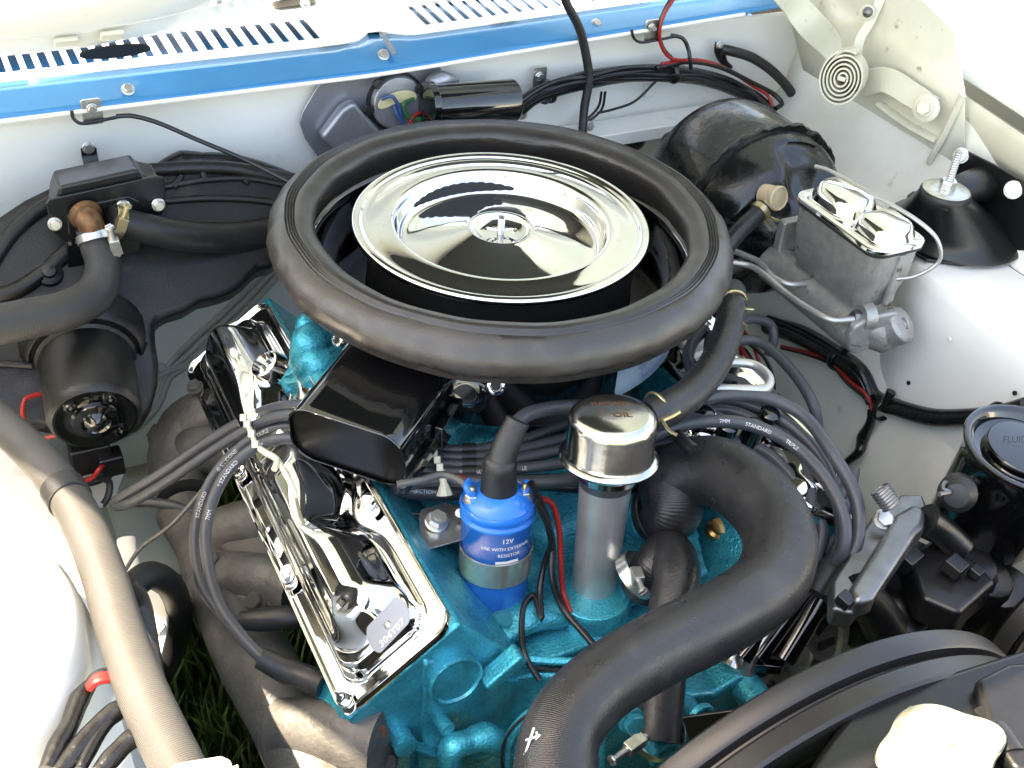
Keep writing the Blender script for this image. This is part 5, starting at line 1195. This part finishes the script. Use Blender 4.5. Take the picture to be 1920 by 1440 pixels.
# wires crossing behind the coil
for i, (y0, y1, y2, lab, tx) in enumerate(((842, 830, 795, 'topmost of the wires crossing behind the coil', None), (856, 846, 822, 'second of the wires crossing behind the coil', None), (870, 862, 842, 'third of the wires crossing behind the coil', [('D84', .62, False)]), (884, 880, 868, 'fourth of the wires crossing behind the coil lettered in white', [('STANDARD', .27, False), ('*', .17, False), ('LE', .44, False)]), (900, 905, 900, 'lowest of the wires crossing behind the coil', None))):
    t, P = plug(lab, [(740, y0+14), (800, y0), (880, y0+2), (960, y1), (1060, y2), (1180, y2-25), (1260, y2-40)], -11.8, .48 if i != 4 else .58, tx, 'cam')
    if i < 4:
        for x in (878,): g = G().tube([Z(x-12, y0+2, -11.8), Z(x+14, y0+1, -11.8)], .58, 14, 1); mk('sleeve', g, 'rubber', t)
t, P = plug('thick lead lettered in white low behind the snorkel corner', [(700, 905), (760, 918), (830, 922), (900, 915), (1000, 905), (1060, 905)], -14, .75, [('INJECTION', .26, False)], 'cam')
# coil lead
t, P = plug('coil lead arching from the coil boot behind the filler cap', [(962, 800), (985, 780), (1020, 768), (1075, 762), (1140, 765), (1230, 775), (1320, 790)], [-4.4, -4.6, -5.5, -6.5, -7.5, -8.5, -9], 0.59)
# right bank arcs
def arc(label, pts, zs, r=.62, text=None, bt_=None):
    t, P = plug(label, pts, zs, r, text, 'cam')
    if bt_: bootp(t, [Z(*q) for q in bt_], .98)
    return t
arc('outermost plug wire arching far right to its boot', [(1215, 808), (1260, 770), (1330, 745), (1420, 742), (1500, 775), (1560, 850), (1605, 935), (1608, 1010), (1580, 1075)], [-9, -8, -8, -9, -12, -15], 0.56, None, [(1586, 1066, -15), (1570, 1095, -15.4), (1548, 1130, -15.8)])
arc('plug wire lettered in white arching right to the near boot', [(1215, 822), (1260, 802), (1330, 790), (1400, 795), (1480, 830), (1545, 895), (1582, 975), (1580, 1030), (1560, 1060)], [-9.5, -8.5, -8.5, -9.5, -12, -15], 0.56, [('7MM', .27, False), ('STANDARD', .39, False), ('TRIPLE', .52, False)], [(1566, 1050, -15), (1545, 1085, -15.4), (1525, 1118, -15.8)])
arc('plug wire arching between the two longest ones', [(1230, 800), (1290, 775), (1360, 768), (1440, 800), (1510, 850), (1560, 920), (1588, 1000), (1560, 1080)], [-11, -10, -10, -11, -13, -16], 0.51, [('STANDARD', .52, False), ('SILICONE', .75, False)])
arc('plug wire diving from the distributor past the right cover', [(1330, 700), (1390, 720), (1450, 770), (1495, 840), (1520, 930), (1500, 1000), (1480, 1030)], [-9, -9, -10, -12, -14, -17], 0.51)
arc('inner plug wire curling down behind the radiator hose', [(1340, 760), (1400, 770), (1460, 830), (1490, 900), (1490, 960), (1440, 1010)], [-11, -11, -12, -14, -17], 0.51)
arc('thick plug wire rising from the firewall side to the right cover', [(1370, 640), (1420, 640), (1480, 690), (1525, 760), (1535, 820), (1540, 880), (1530, 940)], [-14, -14, -16, -20, -22], 0.54)
arc('thin loop of wire beside the breather hose', [(1370, 610), (1410, 598), (1445, 610), (1450, 640), (1440, 665)], [-13, -13, -15, -17], .5)
arc('crossing plug wire low on the right', [(1380, 690), (1440, 760), (1500, 830), (1530, 870), (1530, 960), (1480, 1020)], [-12, -13, -14, -17, -18], 0.48)
arc('short plug wire at the lower right of the bunch', [(1440, 860), (1475, 900), (1530, 960), (1545, 1010), (1520, 1060)], [-12, -13, -15, -17], 0.45)
arc('straight plug wire leaning between the arcs', [(1590, 900), (1565, 960), (1525, 1020), (1480, 1080)], [-15, -16, -18], 0.51)
arc('plug wire looping widest close to the tower side', [(1240, 790), (1300, 756), (1380, 752), (1470, 790), (1540, 860), (1570, 940), (1575, 1010), (1545, 1090)], [-10, -9.5, -9.5, -11, -14, -16], .5)
arc('low plug wire crossing under the arcs toward the pump', [(1300, 840), (1370, 826), (1440, 850), (1500, 915), (1540, 985), (1530, 1050)], [-11, -11, -13, -16], .5)
arc('plug wire running straight down beside the chrome canister', [(1400, 870), (1450, 920), (1480, 985), (1500, 1060)], [-13, -14, -17], .5)
arc('nearly hidden plug wire behind the near boot', [(1600, 880), (1592, 930), (1570, 990), (1540, 1040)], [-15, -16, -17], .6)
# distributor boots peeping below the seal
for k, (pts, lab) in enumerate(((((1322, 618), (1300, 640), (1290, 672), (1300, 700)), 'curled grey boot lead below the seal at left'), (((1334, 628), (1330, 650), (1330, 690)), 'curled grey boot lead below the seal at right'))):
    wire(lab, [Z(x, y, -8.0) for x, y in pts], .55, 'plugwire', 'boot_lead', 'lead')
g = G().box(Z(1312, 650, -9.5), (3.4, 2.2, .7)); tag(mk('tan_block', g, 'dirty', bevel=.2), 'small tan block under the seal by the breather hose', 'block')
wire('bright steel tube bent into a loop beside the breather hose', [Z(x, y, -7.6) for x, y in ((1285, 745), (1290, 710), (1320, 690), (1370, 680), (1415, 685), (1442, 708), (1436, 728), (1400, 730), (1340, 728), (1290, 726))], .42, 'tube', 'steel_tube', 'tube', 14)
wire('black hose dipping behind the filler tube', [Z(x, y, -14) for x, y in ((1000, 905), (1060, 912), (1130, 915), (1200, 912), (1290, 890))], .55, 'wire', 'thin_hose', 'hose')
# coil wires
wire('red wire running down from the coil past the filler tube', [Z(x, y, z_) for x, y, z_ in ((1015, 935, -10), (1035, 945, -11), (1048, 990, -13), (1052, 1060, -16), (1056, 1110, -18), (1070, 1150, -18.6))], .24, 'red', 'wire', 'wire')
wire('black wire from the coil, continuing under the radiator hose', [Z(x, y, z_) for x, y, z_ in ((995, 905, -8), (1020, 960, -11), (1035, 1020, -14), (1035, 1080, -16), (1055, 1140, -18.2), (1095, 1188, -18.8), (1130, 1230, -19))], .3, 'wire', 'wire', 'wire')
wire('thin black wire looping left below the coil', [Z(x, y, z_) for x, y, z_ in ((1005, 940, -9), (1035, 1010, -13), (1020, 1060, -16), (1012, 1110, -17.5), (1015, 1160, -18), (1000, 1116, -17.8), (985, 1130, -18), (978, 1180, -18.6), (985, 1230, -19), (1012, 1275, -20))], .25, 'wire', 'wire', 'wire')
wire('grey lead to the left coil terminal', [Z(x, y, -9.0) for x, y in ((745, 908), (790, 900), (830, 890), (862, 900), (880, 918))], .30, 'iron', 'wire', 'wire')
wire('short red lead at the left coil terminal', [Z(x, y, -9.2) for x, y in ((845, 892), (868, 896), (880, 905))], .18, 'red', 'wire', 'wire')
wire('clamped plastic hose joint beside the filler cap', [Z(x, y, -6.5) for x, y in ((1268, 815), (1285, 832), (1300, 845))], .55, 'wire', 'joint', 'joint')
wire('black line curving along the teal edge behind the coil bracket', [Z(x, y, -14.6) for x, y in ((735, 905), (742, 940), (765, 960), (795, 965))], .16, 'wire', 'wire', 'wire')

# boots and bracket under the radiator hose on the right
t = thing('pump_bracket', 'black ribbed bracket running down from the boots to the alternator', 'bracket', Z(1460, 1180, -18))
for (a, b, r_) in (((1545, 1115), (1470, 1240), .9), ((1515, 1105), (1420, 1235), .8), ((1490, 1110), (1390, 1235), .8)):
    g = G().tube([Z(a[0], a[1], -16), Z(b[0], b[1], -20)], r_, 16, 1); mk('bar', g, 'gloss', t, bevel=.1)
g = G().poly([Z(x, y, -20.4) for x, y in ((1390, 1225), (1475, 1238), (1468, 1252), (1385, 1245))], (0, 0, -1)); mk('foot', g, 'gloss', t, bevel=.15)
g = G().tube([Z(1385, 1205, -19), Z(1375, 1232, -20), Z(1368, 1248, -20.5)], [.5, .5, .8], 12, 2); mk('union', g, 'zinc', t)
al = thing('alternator', 'silver alternator rim peeping out below the black bracket', 'alternator', Z(1480, 1230, -30))
c = Y(1490, 1232, -38); g = G().lathe([(2.0, -.2), (3.4, 0), (4.6, .1), (4.8, .5), (5.2, .5), (5.5, .1), (5.9, .1), (6.1, -.5), (6.1, -5)], c, (.05, -1, .25), 56); g.lathe([(1.3, 0), (1.3, .8), (.8, .9)], c, (.05, -1, .25), 6); mk('end_plate', g, 'zinc', al, angle=30)
g = G()
for k in range(10):
    a = 2*pi*k/10; x_, y_, z_ = fr((.05, -1, .25)); g.box(c+(x_*cos(a)+y_*sin(a))*3.4+z_*.05, (1.6, .8, .25), x=x_*cos(a)+y_*sin(a), y=y_*cos(a)-x_*sin(a))
mk('vent', g, 'dark', al)
pu = thing('grey_pipe', 'grey steel pipe between the bypass hose and water pump bosses', 'pipe', Z(1300, 1260, -24)); g = G().tube([Z(1370, 1210, -22), Z(1310, 1262, -24), Z(1270, 1310, -25)], 1.5, 20, 4); mk('pipe', g, 'steel', pu)

# ================================================================== power steering pump, reservoir
rs_c = Z(1926, 838, -8.5)
ps = thing('steering_reservoir', 'black cylindrical power steering reservoir with a blue-grey lid at the right edge', 'reservoir', rs_c)
ra_ = V((.0, -.10, 1)).normalized()
g = G().lathe([(3.2, -11.8), (4.4, -11), (4.75, -9.5), (4.75, -2.2), (4.75, -.9), (4.95, -.7), (5.15, -.55), (5.15, -.3)], rs_c, ra_, 80, cap1=False); mk('can', g, 'gloss', ps, angle=45)
g = G().lathe([(5.2, -.42), (5.3, -.2), (5.25, .0), (4.95, .1), (4.7, .0), (4.5, -.3), (4.2, -.8), (3.2, -1.0), (3.1, -.9)], rs_c, ra_, 80, cap0=False, cap1=False); lid2 = mk('lid', g, 'gloss', ps, angle=45)
g = G().lathe([(3.2, -1.6), (3.2, -.45), (3.1, -.35), (2.9, -.32), (.05, -.3)], rs_c+V((.3, .3, 0)), ra_, 64); mk('cap', g, 'gloss', ps, bevel=.04, label='blue-grey reflective cap')
x_, y_, _ = fr(ra_); g = G(); text_map(g, 'FLUID', .8, lambda a, b: rs_c+V((.3, .3, 0))+ra_*-.26+CR*(a-.9)+CU*(b+.3)); mk('stamping', g, 'satin', lid2)
g = G().lathe([(5.55, -.1), (5.6, .15), (5.5, .2)], rs_c-ra_*1.1, ra_, 80, cap0=False, cap1=False)
# side clip and bracket left of the can
g = G().lathe([(1.5, -1.4), (1.6, .2), (1.0, 1.0), (.4, 1.1)], Z(1795, 925, -10.5), (-.7, -.5, .4), 20); mk('filler_knob', g, 'rubber', ps)
g = G().tube([Z(1790, 912, -10), Z(1772, 905, -9.6), Z(1768, 918, -9.6), Z(1782, 922, -9.8), Z(1760, 927, -9.4)], .2, 8, 4); mk('spring_clip', g, 'steel', ps)
pb = thing('steering_pump', 'black cast power steering pump and greasy bracket below the reservoir', 'pump', Z(1720, 1080, -20))
g = G()
g.poly([Z(x, y, -13.5) for x, y in ((1560, 1090), (1640, 960), (1690, 925), (1730, 925), (1740, 950), (1735, 968), (1650, 1090), (1600, 1150), (1560, 1140))], (0, 0, -2.0)); mk('mount_plate', g, 'steel', pb, bevel=.35)
g = G().poly([Z(x, y, -12.3) for x, y in ((1590, 1105), (1680, 960), (1715, 940), (1740, 955), (1735, 985), (1720, 1000), (1640, 1120), (1608, 1130))], (0, 0, -2.2)); mk('slotted_arm', g, 'steel', pb, bevel=.6)
g = G().tube([Z(1672, 948, -10.5), Z(1650, 918, -9.6)], .75, 18, 1); ob = mk('stud', g, 'tube', pb)
g = G()
for k in range(7): g.torus(.78, [(.1*cos(q), .1*sin(q)) for q in [2*pi*j/6 for j in range(6)]], Z(1672, 948, -10.5).lerp(Z(1650, 918, -9.6), k/6), Z(1650, 918, -9.6)-Z(1672, 948, -10.5), 18)
mk('thread', g, 'steel', pb)
bolt(pb, Z(1656, 975, -12.8), (-.3, -.5, .9), .9, 'zinc'); 
g = G().tube([Z(1735, 975, -13), Z(1765, 995, -14), Z(1800, 1030, -15.5)], [1.5, 1.3, 1.3], 18, 4); mk('boss', g, 'satin', pb); g = G().tube([Z(1608, 1110, -13.5), Z(1630, 1130, -15), Z(1660, 1175, -18)], [1.6, 1.6, 1.8], 20, 4); mk('boss', g, 'satin', pb)
g = G(); rnd = random.Random(12)
for (x, y, z_, r_) in ((1720, 1060, -18, 3.2), (1770, 1110, -19, 3.4), (1700, 1140, -20, 3.0), (1810, 1060, -18, 3.2), (1850, 1080, -19, 3.0), (1660, 1120, -20, 2.6), (1740, 1180, -22, 3.4), (1880, 1100, -20, 3)):
    g.lathe([(r_*1.0, -5), (r_, -1.2), (r_*.8, .2), (r_*.4, .6)], Z(x, y, z_), (rnd.uniform(-.3, .3), rnd.uniform(-.6, 0), 1), 14)
mk('pump_casting', g, 'satin', pb, angle=60, bevel=.15)
g = G().poly([Z(x, y, -15.5) for x, y in ((1700, 1040), (1760, 1000), (1830, 1050), (1870, 1090), (1800, 1150), (1730, 1120))], (0, 0, -3)); mk('pump_bracket', g, 'satin', pb, bevel=.5)
for (x, y, z_, s_) in ((1698, 1045, -14.8, 1.5), (1790, 1062, -14.6, 1.2), (1830, 1072, -15, .8), (1585, 1125, -13, .9)):
    g = G().box(Z(x, y, z_), (s_*1.3, s_*1.3, s_), x=(1, .3, 0), y=(-.3, 1, .2)); mk('bolt_head', g, 'satin', pb, bevel=.12)
# pulley
pl = thing('steering_pulley', 'black ridged steering pump pulley with a belt at the right edge', 'pulley', Y(1900, 1210, -47))
pc_ = V((33.5, -45.5, -21.5))
g = G().lathe([(6.2, .0), (6.6, .2), (7.9, .4), (8.1, .1), (7.3, -.7), (8.1, -1.5), (7.9, -1.9), (6.0, -2.0), (5.4, -1.4)], pc_, (0, -1, 0), 72, cap1=True); mk('rim', g, 'satin', pl, angle=30)
g = G().lathe([(6.3, .1), (5.2, -.5), (2.4, -.6), (2.2, .6), (1.2, .8), (1.1, 2.2), (.1, 2.3)], pc_, (0, -1, 0), 48); mk('hub', g, 'satin', pl, angle=30)
g = G().torus(8.0, [(-.5, -.6), (.35, -.75), (.4, .75), (-.5, .6)], pc_+V((0, .7, 0)), (0, 1, 0), 80); mk('belt', g, 'rubber', pl)

# ================================================================== fan shroud, radiator, cap
sh = thing('fan_shroud', 'matte black curved fan shroud sweeping across the lower right', 'fan shroud', (1, -50, -27))
SCX, SCZ, SR = 1.2, -28.2, 22.6
g = G().lathe([(SR-2.2, 2.3), (SR-.3, 2.2), (SR, 1.95), (SR, .65), (SR-.15, .4), (SR-.95, .3), (SR-1.0, -.05), (SR-.3, -.15), (SR-.05, -.4), (SR+.05, -1.7), (SR-.1, -1.95), (SR-2.4, -2.1)], (SCX, -50.6, SCZ), (0, 1, 0), 180, cap0=False, cap1=False)
mk('ring', g, 'hose2', sh, angle=35, solid=.3)
g = G().sheet([[V((SCX+SR*.93*cos(a)*k+ (0 if k < 1.01 else 0), -52.6-(k-1)*3, SCZ+SR*.93*sin(a)*k)) for a in [pi*j/60 for j in range(61)]] for k in (1.0, .9)]); mk('inner_lip', g, 'rubber', sh)
rd = thing('radiator', 'black radiator tank and support with a filler neck at the bottom edge', 'radiator', V((4, -60, -30)))
g = G().box((6, -59.5, -9.6), (64, 6.5, 5)); mk('top_tank', g, 'satin', rd, bevel=1.2)
q = [Z(x, y, -6.3) for x, y in ((1590, 1330), (1640, 1300), (1880, 1225), (1960, 1200), (2050, 1300), (1950, 1500), (1450, 1540))]
g = G().poly(q, (0, 0, -2.0)); mk('bracket', g, 'satin', rd, bevel=.6)
g = G().poly([Z(x, y, -5.2) for x, y in ((1830, 1270), (1890, 1240), (1960, 1235), (1960, 1460), (1900, 1440), (1850, 1360))], (0, 0, -1.2)); mk('raised_bracket', g, 'satin', rd, bevel=.5)
g = G().tube([Z(1845, 1330, -5.8), Z(1880, 1375, -5.4), Z(1902, 1410, -5.3)], .7, 12, 4, flat=.5); mk('pressing', g, 'satin', rd)
rc = Z(1768, 1396, -4.6)
g = G().lathe([(2.3, -3), (2.3, -.8), (2.7, -.5)], rc, (0, 0, 1), 40); mk('neck', g, 'brass', rd)
def capout(k=1., n=72):
    o_ = []
    for j in range(n):
        a = 2*pi*j/n; r_ = 2.95+1.35*(max(0, cos(a-EA))**14+max(0, cos(a-EA-pi))**14)
        o_.append((r_*k*cos(a), r_*k*sin(a)))
    return o_
EA = radians(-10)
g = G(); g.rings([[rc+V((p[0], p[1], h)) for p in capout(k)] for k, h in ((.97, -.7), (1.0, -.6), (1.0, -.1), (.96, .12), (.80, .2), (.74, .5), (.70, .58), (.55, .55), (.50, .40), (.40, .38), (.34, .55), (.20, .6), (.16, .45), (.02, .42))]); cpr = mk('filler_cap', g, 'yellowcap', rd, angle=50, label='cream yellow two-eared radiator cap in the sun')
g = G().lathe([(.55, 0), (.5, .25), (.1, .32)], rc+V((0, 0, .42)), (0, 0, 1), 24); mk('rivet', g, 'yellowcap', cpr)
g = G(); n_ = 'CLOSE  TIGHT  15 LB'
def cm(x, y): a = radians(118)-(x)/2.55; q = 2.55+y; return rc+V((q*cos(a), q*sin(a), .235+ (0)))
vs, fs = txt('TURN TIGHT'); text_map(g, 'TURN TIGHT', .42, cm); mk('stamping', g, 'gold', cpr)
fan = thing('cooling_fan', 'dark fan blade edge glinting behind the shroud at the bottom', 'fan', V((1, -52, -28)))
for k in range(4):
    a = radians(20+90*k); d_ = V((cos(a), 0, sin(a))); e_ = V((-sin(a), .5, cos(a))).normalized()
    g = G().box(V((1, -46, -28))+d_*10, (15, 6, .25), x=d_, y=e_); mk('blade', g, 'satin', fan, bevel=.1)
g = G().lathe([(3, 0), (3, 2), (1.5, 3)], (1, -45, -28), (0, -1, 0), 24); mk('hub', g, 'satin', fan)
# front left: taped loom with red wires and the battery tray corner
fl = thing('front_harness', 'grey taped wires with a short bare red stretch at the lower left corner', 'harness', Z(160, 1350, -4))
for pts, r_ in ((((88, 1445), (108, 1400), (130, 1360), (150, 1310), (168, 1285)), .6), (((110, 1450), (150, 1400), (185, 1360), (215, 1335), (240, 1320)), .62), (((150, 1445), (175, 1395), (205, 1350), (235, 1322)), .42), (((185, 1450), (215, 1415), (240, 1390), (262, 1375)), .6)):
    g = G().tube([Z(x, y, -4.6) for x, y in pts], [r_*.8, r_, r_*.9, r_, r_*.7], 14, 6); mk('taped_wire', g, 'loom', fl)
for o1 in (0, 7, -7):
    g = G().tube([Z(166+o1*.3, 1288+o1*.5, -4.2), Z(180, 1272+o1, -3.8), Z(200, 1267+o1, -3.8), Z(222, 1270+o1, -4.2)], .26, 8); mk('red_strand' if o1 >= 0 else 'strand', g, 'red' if o1 >= 0 else 'wire', fl)
bt2 = thing('battery_clamp', 'off-white clamp corner at the bottom edge below the fat hose', 'clamp', Z(400, 1440, -3))
g = G().poly([Z(x, y, -2.2) for x, y in ((316, 1440), (330, 1430), (415, 1416), (432, 1424), (436, 1436), (447, 1430), (448, 1480), (300, 1500))], (0, 0, -1.4)); mk('clamp_body', g, 'cream', bt2, bevel=.3)
